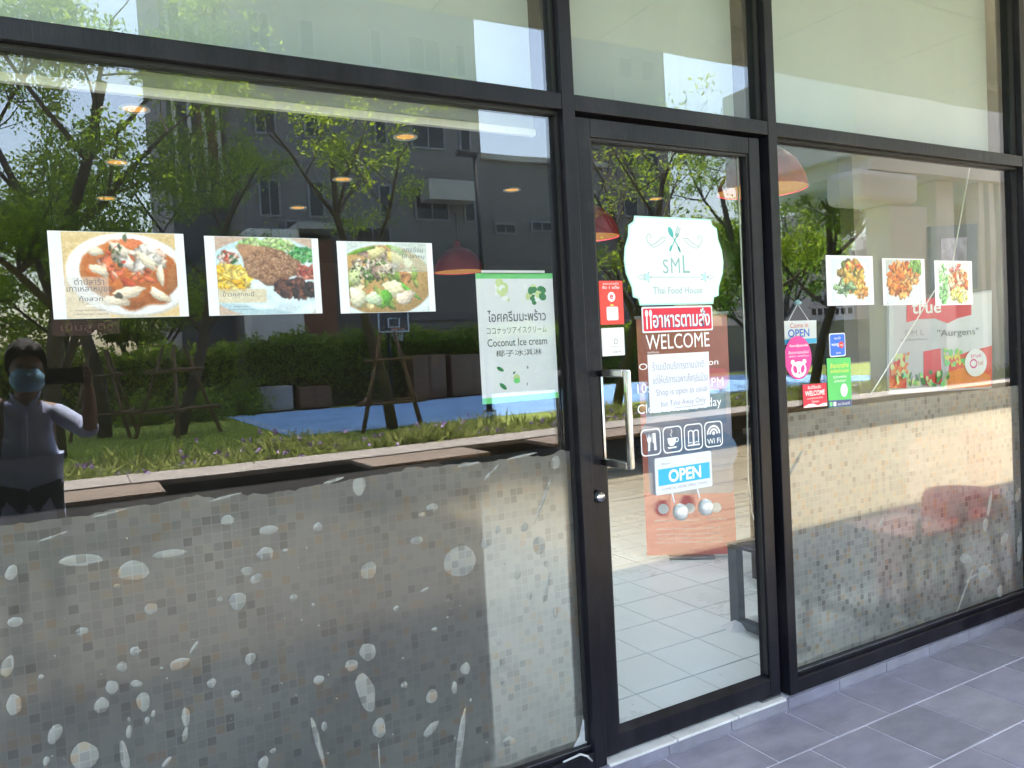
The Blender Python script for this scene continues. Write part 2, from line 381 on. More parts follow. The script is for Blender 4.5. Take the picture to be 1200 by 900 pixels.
# timber deck: left planks coloured dark for shade, right ones bright for sun
deck = tag(MB().box(-14, 24, -5.75, -1.829, -0.12, -0.03).build('deck', M['planter']), kind='structure')
y = -1.832
while y > -5.70:
    z_ = .004+rnd.uniform(-.002, .002)
    MB().box(-13.9, 2.96, y-.132, y, -.028, z_).build('plank', M['deckshade'], deck); MB().box(2.966, 23.9, y-.132, y, -.028, z_).build('plank', M['deckwood'], deck); y -= .14
# planter: upstand with shade in its dark colour, pale coping, soil
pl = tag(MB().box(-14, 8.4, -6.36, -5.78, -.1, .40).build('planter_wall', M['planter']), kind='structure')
MB().box(8.401, 26, -6.36, -5.78, -.1, .40).build('pale_wall', M['coping'], pl)  # paler copy of the upstand, without the painted shade
x = -14
while x < 26:
    MB().box(x+.003, x+1.197, -6.40, -5.74, .402, .452).build('coping_stone', M['coping'], pl, bevel=.006); x += 1.2
tag(MB().box(-14, 26, -8.2, -6.401, -.1, .30).build('soil', M['soil']), kind='structure')
tag(MB().box(-40, 45, -23.6, -8.2, -.1, .0).build('lawn', M['lawn']), kind='structure')
court = tag(MB().box(3.72, 24, -21.6, -13.6, -.05, .006).build('court', M['court']), kind='structure')
cl = MB()
for a in ((3.9, 23.8, -14.0, -13.95), (3.9, 23.8, -21.4, -21.35), (3.9, 3.95, -21.35, -14.0)): cl.box(a[0], a[1], a[2], a[3], .005, .010)
cl.build('court_line', M['courtline'], court)

# ================================================================== vegetation
M['leaf_a'] = leaf_mat('leaf_mid_green', (0.050, 0.105, 0.018), (0.26, 0.36, 0.05), 0.54)
M['leaf_b'] = leaf_mat('leaf_yellow_green', (0.075, 0.135, 0.02), (0.36, 0.45, 0.06), 0.56)
M['leaf_d'] = leaf_mat('leaf_dark_hedge', (0.06, 0.12, 0.02), (0.24, 0.32, 0.05), 0.5)
M['strapleaf'] = leaf_mat('strap_leaf', (0.11, 0.15, 0.04), (0.40, 0.43, 0.17), 0.35)
M['bark'] = pm('grey_brown_bark', (0.085, 0.065, 0.052), 0.85, 0, .4, 9, .5, 30, aniso=(2, 2, .5))
M['stake'] = pm('raw_timber_stake', (0.17, 0.105, 0.065), 0.75, 0, .35, 7, .3, 30, aniso=(2, 2, .4))
M['petal'] = pm('violet_petal', (0.46, 0.30, 0.66), 0.6, 0, .25)

def leaves(pts, size, rs, droop=0.25, aspect=.46):
    """one small folded leaf (two quads) per point"""
    n = len(pts); g = np.random.default_rng(rs)
    d = g.normal(size=(n, 3)); d[:, 2] -= droop; d /= np.linalg.norm(d, axis=1)[:, None]
    u = g.normal(size=(n, 3)); u -= (u*d).sum(1)[:, None]*d; u /= np.linalg.norm(u, axis=1)[:, None]
    w = np.cross(d, u); L = size*g.uniform(.6, 1.35, (n, 1)); P = np.asarray(pts)
    a = P; c = P+d*L; m1 = P+d*L*.48+u*L*aspect*.5+w*L*.09; m2 = P+d*L*.48-u*L*aspect*.5+w*L*.09
    V = np.stack([a, m1, c, m2], 1).reshape(-1, 3)
    F = np.arange(4*n).reshape(-1, 4)
    # split along the midrib so that the leaf is folded
    T = np.concatenate([F[:, [0, 1, 2]], F[:, [0, 2, 3]]]); return V, T

def tree(name, label, base, height, spread, r0, seed, leaf='leaf_a', nleaf=5000, clear=0.35, lsize=.13, limbs=5, bare=0.0, lean=(0, 0), group='trees beyond the planter'):
    g = random.Random(seed); t = thing(name, label, 'tree', base, 0, group)
    mb = MB(); tips = []
    def branch(p, d, L, r, lev):
        n = 5 if lev < 2 else 4; pts = [p]; rr = [r]; q = p.copy(); dd = d.copy()
        for i in range(n):
            dd = (dd+Vector((g.gauss(0, .13), g.gauss(0, .13), g.gauss(.05 if lev else 0, .08)))).normalized()
            q = q+dd*(L/n); pts.append(q.copy()); rr.append(r*(1-.62*(i+1)/n))
        mb.tube(pts, rr, 7 if lev < 2 else 5, cap=lev == 0)
        if lev >= 2: tips.extend(pts[2:])
        if lev < 3:
            k = limbs if lev == 0 else g.choice((3, 4))
            for i in range(k):
                s = clear+(1-clear)*(i+g.random()*.7)/k if lev == 0 else g.uniform(.3, 1)
                idx = min(n, max(1, int(s*n+.5))); pp = pts[idx]
                az = 2.4*i+g.uniform(-.5, .5)+seed; el = g.uniform(.35, .95) if lev == 0 else g.uniform(-.1, .9)
                side = Vector((math.cos(az), math.sin(az), 0)); nd = (side*math.cos(el)+Vector((0, 0, math.sin(el))))
                nd = (nd+dd*(.35 if lev else .1)).normalized()
                branch(pp, nd, L*(g.uniform(.42, .66) if lev else spread/height*g.uniform(.75, 1.2)), rr[idx]*.62, lev+1)
    branch(Vector((0, 0, -.06)), Vector((lean[0], lean[1], 1)).normalized(), height*.74, r0, 0)
    obj('trunk', mb.mesh('trunk'), M['bark'], t, smooth=True)
    rs = np.random.default_rng(seed); tp = np.array([tuple(x) for x in tips])
    keep = tp[rs.random(len(tp)) > bare]
    cl = keep[rs.integers(0, len(keep), int(nleaf*1.25)//28)]
    P = np.repeat(cl, 28, 0)+rs.normal(0, .155, (len(cl)*28, 3))*np.array([1, 1, .8])
    V, T = leaves(P, lsize, seed+1)
    obj('crown', fast_mesh('crown', V, T), M[leaf], t)
    return t

def stakes(base, rz, label, h=2.0, sp=.62):
    t = thing('tree_stake_frame', label, 'tree stakes', base, rz, 'timber stake frames round the trees')
    for sx, sy in ((1, 1), (1, -1), (-1, 1), (-1, -1)):
        MB().tube([(sx*sp, sy*sp, -.08), (sx*.14, sy*.14, h)], [.042, .035], 7).build('stake', M['stake'], t, True)
    for z in (.55, 1.42):
        k = sp+(0.14-sp)*z/h+.045
        for s in (1, -1):
            MB().tube([(-k-.16, s*k, z), (k+.16, s*k, z+.02)], .03, 7).build('crossbar', M['stake'], t, True)
            MB().tube([(s*k, -k-.16, z+.06), (s*k, k+.16, z+.05)], .03, 7).build('crossbar', M['stake'], t, True)
    return t

GT = 'trees beyond the planter'
tree('tree', 'sparse thin-crowned tree with half-bare limbs in the stake frame beside the blue court', (5.75, -13.25, 0), 7.6, 3.2, .13, 11, 'leaf_b', 2437, .36, .10, 5, .7)
stakes((5.75, -13.25, 0), .35, 'four-legged timber stake frame by the corner of the blue court')
tree('tree', 'leafy tree with slanting limbs on the lawn, staked, left of the blue court', (1.95, -16.4, 0), 8.4, 3.3, .14, 23, 'leaf_a', 8190, .3, .10, 6, .25, (.05, 0))
stakes((1.95, -16.4, 0), .9, 'timber stake frame standing mid-lawn around a leafy tree')
tree('tree', 'big dense tree with dark forking trunk behind the photographer', (-.35, -13.6, 0), 9.0, 3.6, .17, 31, 'leaf_a', 13650, .22, .10, 7, 0, (-.05, 0))
tree('tree', 'straight-trunked dense tree standing next to the forking one', (.55, -17.6, 0), 9.5, 3.4, .17, 37, 'leaf_b', 10920, .3, .10, 7, 0)
stakes((.55, -17.6, 0), .2, 'timber stake frame nearest the metal bar fence')
tree('tree', 'bushy round tree at the far left corner of the lawn', (-3.4, -18.2, 0), 8.0, 3.8, .16, 41, 'leaf_a', 12675, .18, .10, 7, 0)
tree('tree', 'bare-limbed tree in front of the slim grey tower', (13.4, -13.5, 0), 8.0, 3.0, .14, 53, 'leaf_b', 676, .3, .10, 6, .7)
tree('tree', 'small leafy tree overhanging the grey block corner by the court', (10.9, -12.4, 0), 7.4, 2.6, .12, 59, 'leaf_b', 1430, .35, .10, 6, .6)
tree('tree', 'thick green tree beyond the planter opposite the glass door', (17.3, -13.6, 0), 8.0, 3.2, .16, 61, 'leaf_a', 10920, .25, .10, 7, 0)
tree('tree', 'yellow-green tree with a straight bare trunk opposite the right window', (16.4, -11.4, 0), 7.8, 2.6, .14, 67, 'leaf_b', 8190, .42, .10, 6, .05)
tree('tree', 'leaning double-stemmed tree near the white arcade', (20.6, -16.4, 0), 7.6, 3.2, .14, 71, 'leaf_a', 7800, .3, .10, 6, .05, (-.12, 0))

for i, (x, y, lb) in enumerate(((-7.5, -27.5, 'dense background tree behind the fence at the far end'), (-3.8, -28.2, 'pale green background tree behind the bar fence'), (-.6, -27.4, 'rounded background tree behind the bar fence near the tower'), (2.3, -28.4, 'small background tree at the foot of the finned tower'))):
    tree('tree', lb, (x, y, 0), 6.4-.3*i, 3.4, .16, 101+i*7, ('leaf_b', 'leaf_a')[i % 2], 5200, .10, .19, 7, 0, group='background trees behind the fence')
# flowering ground cover along the planter: uncountable blades and violet flowers
def bed():
    g = np.random.default_rng(5); n = 46000
    X = g.uniform(-5, 21, n); Y = -6.46-np.abs(g.normal(0, .62, n)); k = Y > -8.1; X, Y = X[k], Y[k]; n = len(X)
    H = g.uniform(.10, .34, n)*(.75+.5*np.sin(X*2.1)*np.sin(X*.7+Y*3)); H = np.clip(H, .07, .42)
    a = g.uniform(0, 6.28, n); w = g.uniform(.010, .022, n); ln = g.normal(0, .10, (n, 2))
    b = np.stack([X, Y, np.full(n, .29)], 1); dx = np.stack([np.cos(a)*w, np.sin(a)*w, 0*a], 1)
    mid = b+np.stack([ln[:, 0]*.4, ln[:, 1]*.4, H*.6], 1); tip = b+np.stack([ln[:, 0], ln[:, 1], H], 1)
    V = np.stack([b-dx*.5, b+dx*.5, mid+dx, tip, mid-dx], 1).reshape(-1, 3); F = np.arange(5*n).reshape(-1, 5)
    o = obj('flower_bed', fast_mesh('flower_bed', V, F), M['strapleaf']); tag(o, 'low green strap-leaved ground cover growing along the planter', 'plants', kind='stuff')
    m = 520; i = g.integers(0, n, m); P = tip[i]+np.array([0, 0, .03])
    V, T = leaves(np.repeat(P, 5, 0), .045, 9, 0, .8)
    f = obj('violet_flower', fast_mesh('flowers', V, T), M['petal'], o); f['kind'] = 'stuff'
bed()
def grass():
    g = np.random.default_rng(8); n = 30000
    X = g.uniform(-5, 6.5, n); Y = -8.2-g.random(n)**1.4*12; k = ~((X > 3.7) & (Y < -13.55)); X, Y = X[k], Y[k]; n = len(X)
    a = g.uniform(0, 6.28, n); H = g.uniform(.02, .06, n); w = .012
    b = np.stack([X, Y, 0*X-.002], 1); dx = np.stack([np.cos(a)*w, np.sin(a)*w, 0*a], 1); tip = b+np.stack([g.normal(0, .02, n), g.normal(0, .02, n), H], 1)
    V = np.stack([b-dx, b+dx, tip], 1).reshape(-1, 3)
    tag(obj('grass', fast_mesh('grass', V, np.arange(3*n).reshape(-1, 3)), M['leaf_b']), 'short mown grass blades covering the lawn', 'grass', kind='stuff')
grass()
def hedge(label, x0, x1, y0, y1, z1, n, seed, mat='leaf_d'):
    t = thing('hedge', label, 'hedge', ((x0+x1)/2, (y0+y1)/2, 0)); g = np.random.default_rng(seed)
    w, d = (x1-x0)/2, (y1-y0)/2
    P = np.stack([g.uniform(-w, w, n), g.uniform(-d, d, n), g.random(n)**.55*z1], 1)
    s = g.random(n) < .45; P[s, 1] = d*np.where(g.random(s.sum()) < .8, 1, -1); P += g.normal(0, .07, P.shape); P[:, 2] = np.abs(P[:, 2])
    P[:, 2] *= 1+.045*np.sin(P[:, 0]*3.1)+.03*np.sin(P[:, 0]*8.3)
    V, T = leaves(P, .15, seed, 0); obj('foliage', fast_mesh('foliage', V, T), M[mat], t)
    MB().box(-w+.1, w-.1, -d*.5, d*.5, 0, z1*.86).build('inner_stems', M['soil'], t)
hedge('long clipped green hedge behind the blue court', 4.6, 23, -23.2, -22.4, 2.35, 30000, 3)
hedge('looser pale hedge running left of the court behind the staked trees', -9, 4.4, -23.3, -22.5, 2.1, 20000, 4, 'leaf_b')
for i, (x, y, s, lb) in enumerate(((3.0, -20.6, .9, 'dark rounded shrub in front of the low hedge'), (4.3, -21.9, 1.1, 'broad shrub at the corner between hedge and court'), (1.6, -21.2, .8, 'small round shrub behind the mid-lawn stake frame'))):
    t = thing('shrub', lb, 'shrub', (x, y, 0), 0, 'shrubs at the back of the lawn'); g = np.random.default_rng(80+i)
    P = g.normal(0, .33, (2200, 3))*s; P[:, 2] = np.abs(P[:, 2])*1.2+.05; V, T = leaves(P, .14, 90+i, 0)
    obj('foliage', fast_mesh('foliage', V, T), M['leaf_d'], t); MB().tube([(0, 0, -.02), (0, 0, .5)], .03, 6).build('stem', M['bark'], t)

# ================================================================== structures across the court (seen mirrored in the glass)
M['conc'] = pm('grey_painted_concrete', (0.175, 0.166, 0.162), 0.8, 0, .12, .5, .05, 20)
M['conc_l'] = pm('pale_concrete', (0.42, 0.40, 0.37), 0.8, 0, .1, .5)
M['conc_d'] = pm('dark_cladding', (0.15, 0.145, 0.15), 0.7, 0, .15, .6)
M['brownpanel'] = pm('terracotta_cladding', (0.26, 0.12, 0.075), 0.7, 0, .2, 1)
M['white_render'] = pm('white_render', (0.80, 0.78, 0.73), 0.75, 0, .08, 1)
M['darkpane'] = pm('dark_window_pane', (0.015, 0.017, 0.02), 0.12, 0, .3, 1)
M['winframe'] = pm('grey_window_frame', (0.24, 0.24, 0.25), 0.5)
M['wood_d'] = pm('brown_timber', (0.16, 0.085, 0.045), 0.55, 0, .3, 4, .12, 30, aniso=(.3, 3, 3))
M['benchwood'] = pm('bench_timber', (0.25, 0.19, 0.15), 0.55, 0, .25, 4, .12, 30, aniso=(.3, 3, 3))
M['metal_d'] = pm('dark_painted_metal', (0.03, 0.03, 0.032), 0.45)
M['court_white'] = pm('white_painted_metal', (0.7, 0.7, 0.7), 0.5)

def window(parent, x0, x1, z0, z1, y, mullions=1):
    """y is the wall face (facing +y)"""
    w = MB(); f = .09
    w.box(x0, x1, y, y+.07, z1-f, z1); w.box(x0, x1, y, y+.07, z0, z0+f); w.box(x0, x0+f, y, y+.068, z0+f, z1-f); w.box(x1-f, x1, y, y+.068, z0+f, z1-f)
    for i in range(mullions):
        xm = x0+(x1-x0)*(i+1)/(mullions+1); w.box(xm-.03, xm+.03, y, y+.066, z0+f, z1-f)
    o = w.build('window', M['winframe'], parent)
    MB().box(x0+f, x1-f, y+.001, y+.02, z0+f, z1-f).build('pane', M['darkpane'], o)
    return o
bA = thing('apartment_tower', 'tall plain grey apartment tower behind the hedge and blue court', 'building', (0, -30, 0))
MB().box(6.3, 17.1, -12, 0, 0, 62).build('wall', M['conc'], bA)
MB().box(6.3, 17.1, .0, .05, 3.05, 3.35).build('ledge', M['conc_d'], bA)
for k in range(1, 19): MB().box(6.35, 17.05, 0, .015, 3.3*k+3.05, 3.3*k+3.09).build('floor_band', M['conc_d'], bA)
for k in range(2, 16):
    z = 3.3*k+.8
    for x0, w in ((6.9, .9), (8.9, .7), (11.9, .6), (13.6, 1.7), (16.0, .6)):
        window(bA, x0, x0+w, z, z+1.55, 0.0, 1 if w > .8 else 0)
for x0, x1, z0 in ((7.9, 9.4, 6.3), (10.7, 12.4, 6.1)): window(bA, x0, x1, z0, z0+1.0, 0, 1)
MB().box(13.9, 16.2, 0, 1.1, 8.2, 9.1).build('canopy_box', M['conc_l'], bA)
bL = thing('podium_building', 'lower grey podium block joined to the tower, small slot windows', 'building', (0, -30.5, 0))
MB().box(17.102, 24.2, -10, 0, 0, 10.6).build('wall', M['conc'], bL)
MB().box(17.1, 24.4, -10.2, .25, 10.6, 10.85).build('roof_parapet', M['conc_l'], bL)
for x0, z0 in ((17.8, 7.0), (19.8, 7.2), (21.9, 7.0), (17.8, 4.6), (20.0, 4.3), (22.2, 4.4)): window(bL, x0, x0+1.2, z0, z0+.55, 0, 1)
bB = thing('finned_tower', 'tall tower with thin white vertical fins and terracotta panels', 'building', (0, -33.5, 0))
MB().box(4.1, 9.2, -9, 0, 0, 60).build('wall', M['conc_d'], bB)
for i in range(9): MB().box(4.3+i*.58, 4.42+i*.58, 0, .35, 8.5, 59).build('fin', M['white_render'], bB)
for k in range(9):
    MB().box(5.3, 7.6, 0.0, .05, 9.2+k*5.6, 12.6+k*5.6).build('terracotta_panel', M['brownpanel'], bB)
for k in range(2, 14):
    window(bB, 4.4, 5.1, 4.0*k+.6, 4.0*k+2.2, .002, 0)
bB2 = thing('entrance_block', 'low beige entrance block with a warm soffit lamp at the tower foot', 'building', (0, -28.2, 0))
MB().box(6.0, 8.0, -1.7, 0, 0, 6.6).build('wall', M['white_render'], bB2)
MB().box(8.003, 9.6, -1.7, -1.0, 0, 6.4).build('recess_wall', M['brownpanel'], bB2)
MB().box(7.9, 9.8, -1.7, .3, 6.601, 6.85).build('roof', M['conc_l'], bB2)
bC = thing('slim_tower', 'slim grey tower standing alone against the sky', 'building', (0, -40, 0))
MB().box(32.6, 37.0, -6, 0, 0, 70).build('wall', M['conc'], bC)
for k in range(2, 22):
    for x0 in (33.0, 34.9): window(bC, x0, x0+1.2, 3.1*k+.8, 3.1*k+2.2, 0, 0)
rr = random.Random(3)
for i, (x0, w, hgt, Y, lb) in enumerate(((150, 9, 30, 122, 'pale distant high-rise with a stepped top, leftmost of the far skyline'), (162, 7, 36, 125, 'tall narrow far high-rise in the skyline'), (172, 10, 22, 120, 'squat far apartment block in the skyline'),
                                       (185, 8, 27, 128, 'grey far apartment block beside the arcade column'), (104, 9, 19, 96, 'low pale far building behind the tree trunks'))):
    t = thing('distant_building', lb, 'building', (x0, -Y, 0), 0, 'far skyline buildings')
    MB().box(0, w, -8, 0, 0, hgt).build('wall', M['conc_l'] if i % 2 == 0 else M['white_render'], t); MB().box(w*.25, w*.7, -6, -1, hgt, hgt+2.5).build('roof_house', M['conc_l'], t)
    for k in range(2, int(hgt/3.2)):
        for j in range(int(w/2.2)): MB().box(.5+j*2.2, 1.9+j*2.2, 0, .06, k*3.2, k*3.2+1.5).build('window', M['darkpane'], t)

# the building the shop is in: wall above the glazing and a deep flat canopy
M['soffit'] = pm('painted_soffit', (0.52, 0.56, 0.56), 0.75, 0, .06, 1)
own = thing('shop_building', 'building overhead with a deep flat canopy shading the porch', 'building', (0, 0, 0))
MB().box(-14, 24, -3.2, -.002, 4.06, 4.6).build('canopy', M['conc_l'], own)
x = -14
while x < 24:
    for y0, y1 in ((-3.19, -1.62), (-1.6, -.05)): MB().box(x+.008, x+1.492, y0, y1, 4.03, 4.058).build('soffit_panel', M['soffit'], own)
    x += 1.5
MB().box(-14, 24, 0, .3, 3.36, 4.4).build('upper_wall', M['conc_l'], own)
MB().box(-14, -6.06, 0, .3, 0, 3.359).build('side_wall', M['conc_l'], own)
MB().box(9.06, 24, 0, .3, 0, 3.359).build('side_wall', M['conc_l'], own)
MB().box(-14, 24, -3.16, -3.0, 4.601, 12).build('facade_above', M['conc_l'], own)
# white arcade at the right: column, rounded beam, slat screen
arc = thing('arcade', 'white arcade with round-cornered beam, square column and slatted screen', 'arcade', (0, 0, 0))
MB().box(15.2, 16.5, -8.9, -8.3, 0, 4.15).build('column', M['white_render'], arc, bevel=.03)
MB().box(14.2, 16.1, -9.1, -8.2, 4.153, 4.85).build('beam', M['white_render'], arc, bevel=.14)
MB().box(14.6, 34, -12, -8.25, 4.853, 5.2).build('roof_slab', M['white_render'], arc)
MB().box(14.3, 34, -12, -8.35, 5.203, 7.4).build('upper_storey', M['white_render'], arc)
for i in range(22): MB().box(18.7+i*.42, 18.9+i*.42, -8.7, -8.4, 0.02, 4.852).build('slat', M['white_render'], arc)
MB().box(20.5, 34, -11.8, -11.6, 0.02, 4.85).build('back_wall', M['white_render'], arc)
MB().box(17.3, 18.0, -9.2, -8.6, 0, 4.852).build('column', M['white_render'], arc, bevel=.03)
# basketball hoop, fence, boxes, lamp post, benches
hp = thing('basketball_hoop', 'basketball hoop with white-lined clear backboard before the hedge', 'basketball hoop', (8.95, -21.2, 0))
MB().tube([(0, -.55, 0), (0, -.55, 2.5), (0, -.12, 2.62)], .055, 8).build('post', M['metal_d'], hp, True)
bk = MB()
for a in ((-.52, .52, 2.27, 2.31), (-.52, .52, 2.99, 3.03), (-.52, -.48, 2.31, 2.99), (.48, .52, 2.31, 2.99), (-.2, .2, 2.70, 2.73), (-.2, .2, 2.42, 2.45), (-.2, -.17, 2.45, 2.70), (.17, .2, 2.45, 2.70)): bk.box(a[0], a[1], -.03, .01, a[2], a[3])
bko = bk.build('backboard_frame', M['court_white'], hp)
M['smoke'] = pm('smoky_panel', (0.10, 0.10, 0.11), 0.3)
MB().box(-.5, .5, -.045, -.031, 2.29, 3.01).build('backboard_panel', M['smoke'], bko)
rm = MB(); rm.tube([(.22*math.cos(t), .30+.22*math.sin(t), 2.36) for t in [i*.349 for i in range(19)]], .012, 6, False)
rm.box(-.05, .05, .012, .09, 2.33, 2.38); rmo = rm.build('rim', M['orange'], hp, True)
nn = MB()
for i in range(12):
    t = i*.5236; nn.tube([(.21*math.cos(t), .30+.21*math.sin(t), 2.35), (.12*math.cos(t+.4), .30+.12*math.sin(t+.4), 1.98)], .006, 4, False)
nn.build('net', M['court_white'], rmo)
fn = thing('metal_fence', 'dark metal bar fence along the back of the lawn', 'fence', (0, -24.2, 0))
for z in (.25, 1.75): MB().box(-9, 5, -.02, .02, z, z+.05).build('rail', M['metal_d'], fn)
for i in range(94): MB().box(-8.95+i*.15, -8.93+i*.15, -.019, .019, .03, 2.0).build('bar', M['metal_d'], fn)
bw = thing('boundary_wall', 'dark boundary wall behind the hedge', 'wall', (0, -24.8, 0))
MB().box(4, 40, -.2, 0, 0, 2.2).build('wall', M['conc_d'], bw)
def cabinet(label, x, y, w, d, h, mat, cat='cabinet', g='cabinets at the court edge'):
    t = thing('storage_cabinet', label, cat, (x, y, 0), 0, g)
    MB().box(-w/2, w/2, -d/2, d/2, 0.05, h).build('body', M[mat], t, bevel=.01)
    for s in (-1, 1): MB().box(s*w/4-w/4+.02, s*w/4+w/4-.02, d/2+.001, d/2+.02, .1, h-.05).build('door_panel', M[mat], t, bevel=.006)
    MB().box(-w/2+.04, w/2-.04, -d/2+.04, d/2-.04, 0, .049).build('plinth', M['metal_d'], t)
cabinet('low white box at the hedge foot left of the hoop', 5.3, -21.95, 1.0, .5, .78, 'conc_l')
cabinet('low tan cabinet with a green top beside the white box', 6.5, -22.0, 1.0, .5, .7, 'wood_d')
cabinet('tall brown timber cabinet right of the hoop by the hedge', 10.3, -22.0, 1.2, .6, 1.5, 'wood_d')
cabinet('wide brown timber cabinet next to the tall one', 11.9, -22.0, 1.6, .6, 1.45, 'wood_d')
lp = thing('lamp_post', 'slim black lamp post rising beside the court', 'lamp post', (8.95, -15, 0))
MB().tube([(0, 0, 0), (0, 0, 6.35)], [.075, .055], 10).build('post', M['metal_d'], lp, True)
MB().lathe([(.001, .0), (.16, .0), (.15, .03), (.075, .05)], 0, 0, 12).build('base_plate', M['metal_d'], lp)
MB().box(-.5, .06, -.09, .09, 6.30, 6.42).build('lamp_head', M['metal_d'], lp, bevel=.02)
def bench(label, x0, x1):
    t = thing('bench', label, 'bench', ((x0+x1)/2, -5.28, 0), 0, 'timber benches along the planter'); w = (x1-x0)/2
    for k in range(4): MB().box(-w, w, -.36+k*.165, -.36+k*.165+.155, .41, .45).build('seat_board', M['benchwood'], t, bevel=.004)
    for s in (-1, 1): MB().box(s*(w-.12)-.03, s*(w-.12)+.03, -.30, .24, 0.004, .409).build('leg', M['metal_d'], t)
bench('timber bench standing beside the photographer', -1.6, .62)
bench('timber bench opposite the coconut ice cream poster', 2.45, 3.72)
bench('timber bench opposite the glass door', 4.5, 6.2)

# ================================================================== shopfront
XM0, XM1, XR0, XR1 = 1.448, 1.497, 2.393, 2.440
XL, XE0, XE1 = -0.95, 4.172, 4.222
sf = thing('shopfront', 'black aluminium framed glass shopfront with mullions and transoms', 'shopfront', (0, 0, 0))
for a, b in ((XM0, XM1), (XR0, XR1), (XE0, XE1), (XL-.05, XL), (-3.4, -3.35), (-6.05, -6.0), (6.6, 6.65), (9.0, 9.05)):
    m_ = MB().box(a, b, -.05, .065, .047, 3.36).build('mullion', M['frame'], sf, bevel=.0025)
bays = [(-6.0, -3.4), (-3.35, XL-.05), (XL, XM0), (XM1, XR0), (XR1, XE0), (XE1, 6.6), (6.65, 9.0)]
for a, b in bays:
    MB().box(a+.0005, b-.0005, -.0485, .06, 2.250, 2.302).build('transom', M['frame'], sf, bevel=.0025)
    MB().box(a+.0005, b-.0005, -.0485, .06, 3.30, 3.358).build('transom', M['frame'], sf, bevel=.0025)
    MB().box(a+.002, b-.002, -.0042, .0042, 2.300, 3.302).build('glass_pane', M['glass'], sf)
    for z in (2.3025, ): MB().box(a+.001, b-.001, -.022, -.0046, z, z+.010).build('glazing_bead', M['frame2'], sf)
    if abs(a-XM1) > .01:
        MB().box(a+.0005, b-.0005, -.0485, .06, .047, .105).build('sill', M['frame'], sf, bevel=.0025)
        MB().box(a+.001, b-.001, -.030, -.0046, .1055, .121).build('glazing_bead', M['frame'], sf, bevel=.002)
        MB().box(a+.001, b-.001, -.0305, -.0285, .1212, .1235).build('bead_edge', M['bead'], sf)
        MB().box(a+.001, b-.001, -.024, -.0046, 2.240, 2.2495).build('glazing_bead', M['frame2'], sf)
        MB().box(a+.002, b-.002, -.0042, .0042, .106, 2.251).build('glass_pane', M['glass'], sf)
    for x in (a+.0005, b-.0085):
        MB().box(x, x+.008, -.020, -.0046, .13 if abs(a-XM1) > .01 else 2.32, 3.29).build('gasket', M['frame2'], sf)
M['silicone'] = pm('dirty_silicone', (0.50, 0.50, 0.50), 0.5, 0, .25, 20)
sm = MB(); pts = [at(*p, -.0066) for p in ((660, 886), (672, 876), (679, 862), (683, 843), (684.5, 843), (689, 874), (683, 875.5), (672, 880))]
sm.poly([(min(p.x, XM0-.001), p.z) for p in pts], -.0066); sm.build('silicone_smear', M['silicone'], sf)
MB().tube([at(660, 893, -.052), at(680, 884, -.054), at(688, 886, -.054), at(694, 892, -.052)], [.003, .004, .004, .003], 6).build('silicone_smear', M['silicone'], sf, True)

# ---- door
door = thing('glass_door', 'black framed glass door with steel pull handle and vinyl opening hours', 'door', (1.93, 0, .05))
DL = door.location.copy()
def dp(mb, name, mat, smooth=False, bevel=0, parent=None):
    o = mb.build(name, mat, parent or door, smooth, bevel)
    if parent is None: o.location = -DL
    return o
dp(MB().box(1.500, 1.568, -.030, .022, .060, 2.238), 'stile', M['frame'], bevel=.0025)
dp(MB().box(2.306, 2.362, -.030, .022, .060, 2.238), 'stile', M['frame'], bevel=.0025)
dp(MB().box(1.5685, 2.3055, -.0295, .0215, 2.176, 2.238), 'top_rail', M['frame'], bevel=.0025)
dp(MB().box(1.5685, 2.3055, -.0295, .0215, .062, .128), 'bottom_rail', M['frame'], bevel=.0025)
dp(MB().add([(1.5685, -.0295, .1285), (2.3055, -.0295, .1285), (2.3055, -.0046, .146), (1.5685, -.0046, .146), (1.5685, -.0046, .1285), (2.3055, -.0046, .1285)], [(0, 1, 2, 3), (0, 4, 5, 1), (0, 3, 4), (1, 5, 2), (3, 2, 5, 4)]), 'glazing_bead', M['frame'])
for x in (1.5685, 2.2975): dp(MB().box(x, x+.008, -.022, -.0046, .147, 2.175), 'glazing_bead', M['frame2'])
dp(MB().box(1.577, 2.297, -.022, -.0046, 2.167, 2.1755), 'glazing_bead', M['frame2'])
dp(MB().box(1.567, 2.307, -.0042, .0042, .127, 2.177), 'glass_pane', M['glass'])
h_ = MB(); hx = 1.536
h_.box(hx-.009, hx+.009, -.218, -.198, 1.072, 1.392)
ho = dp(h_, 'pull_handle', M['steel'], bevel=.004)
for z in (1.083, 1.381): dp(MB().box(hx-.0115, hx+.0115, -.1975, -.030, z-.0115, z+.0115), 'handle_arm', M['steel'], bevel=.003)
dp(MB().box(hx-.004, hx+.004, -.072, -.062, 1.0945, 1.3695), 'handle_tie', M['steel'])
dp(MB().tube([(1.523, -.03, .963), (1.523, -.056, .963)], .0145, 18), 'lock_cylinder', M['steel'], True)
dp(MB().tube([(1.523, -.03, .963), (1.523, -.046, .963)], .021, 18), 'lock_collar', M['frame2'], True)
dj = MB().box(2.363, 2.3925, .0, .06, .05, 2.2495); dj.build('door_jamb', M['frame2'], sf)
MB().box(XM1+.0005, XR0-.0005, .024, .06, 2.238, 2.2495).build('door_stop', M['frame2'], sf)
dp(MB().box(2.25, 2.36, -.04, .03, .052, .0595), 'floor_pivot', M['bead'], bevel=.003)

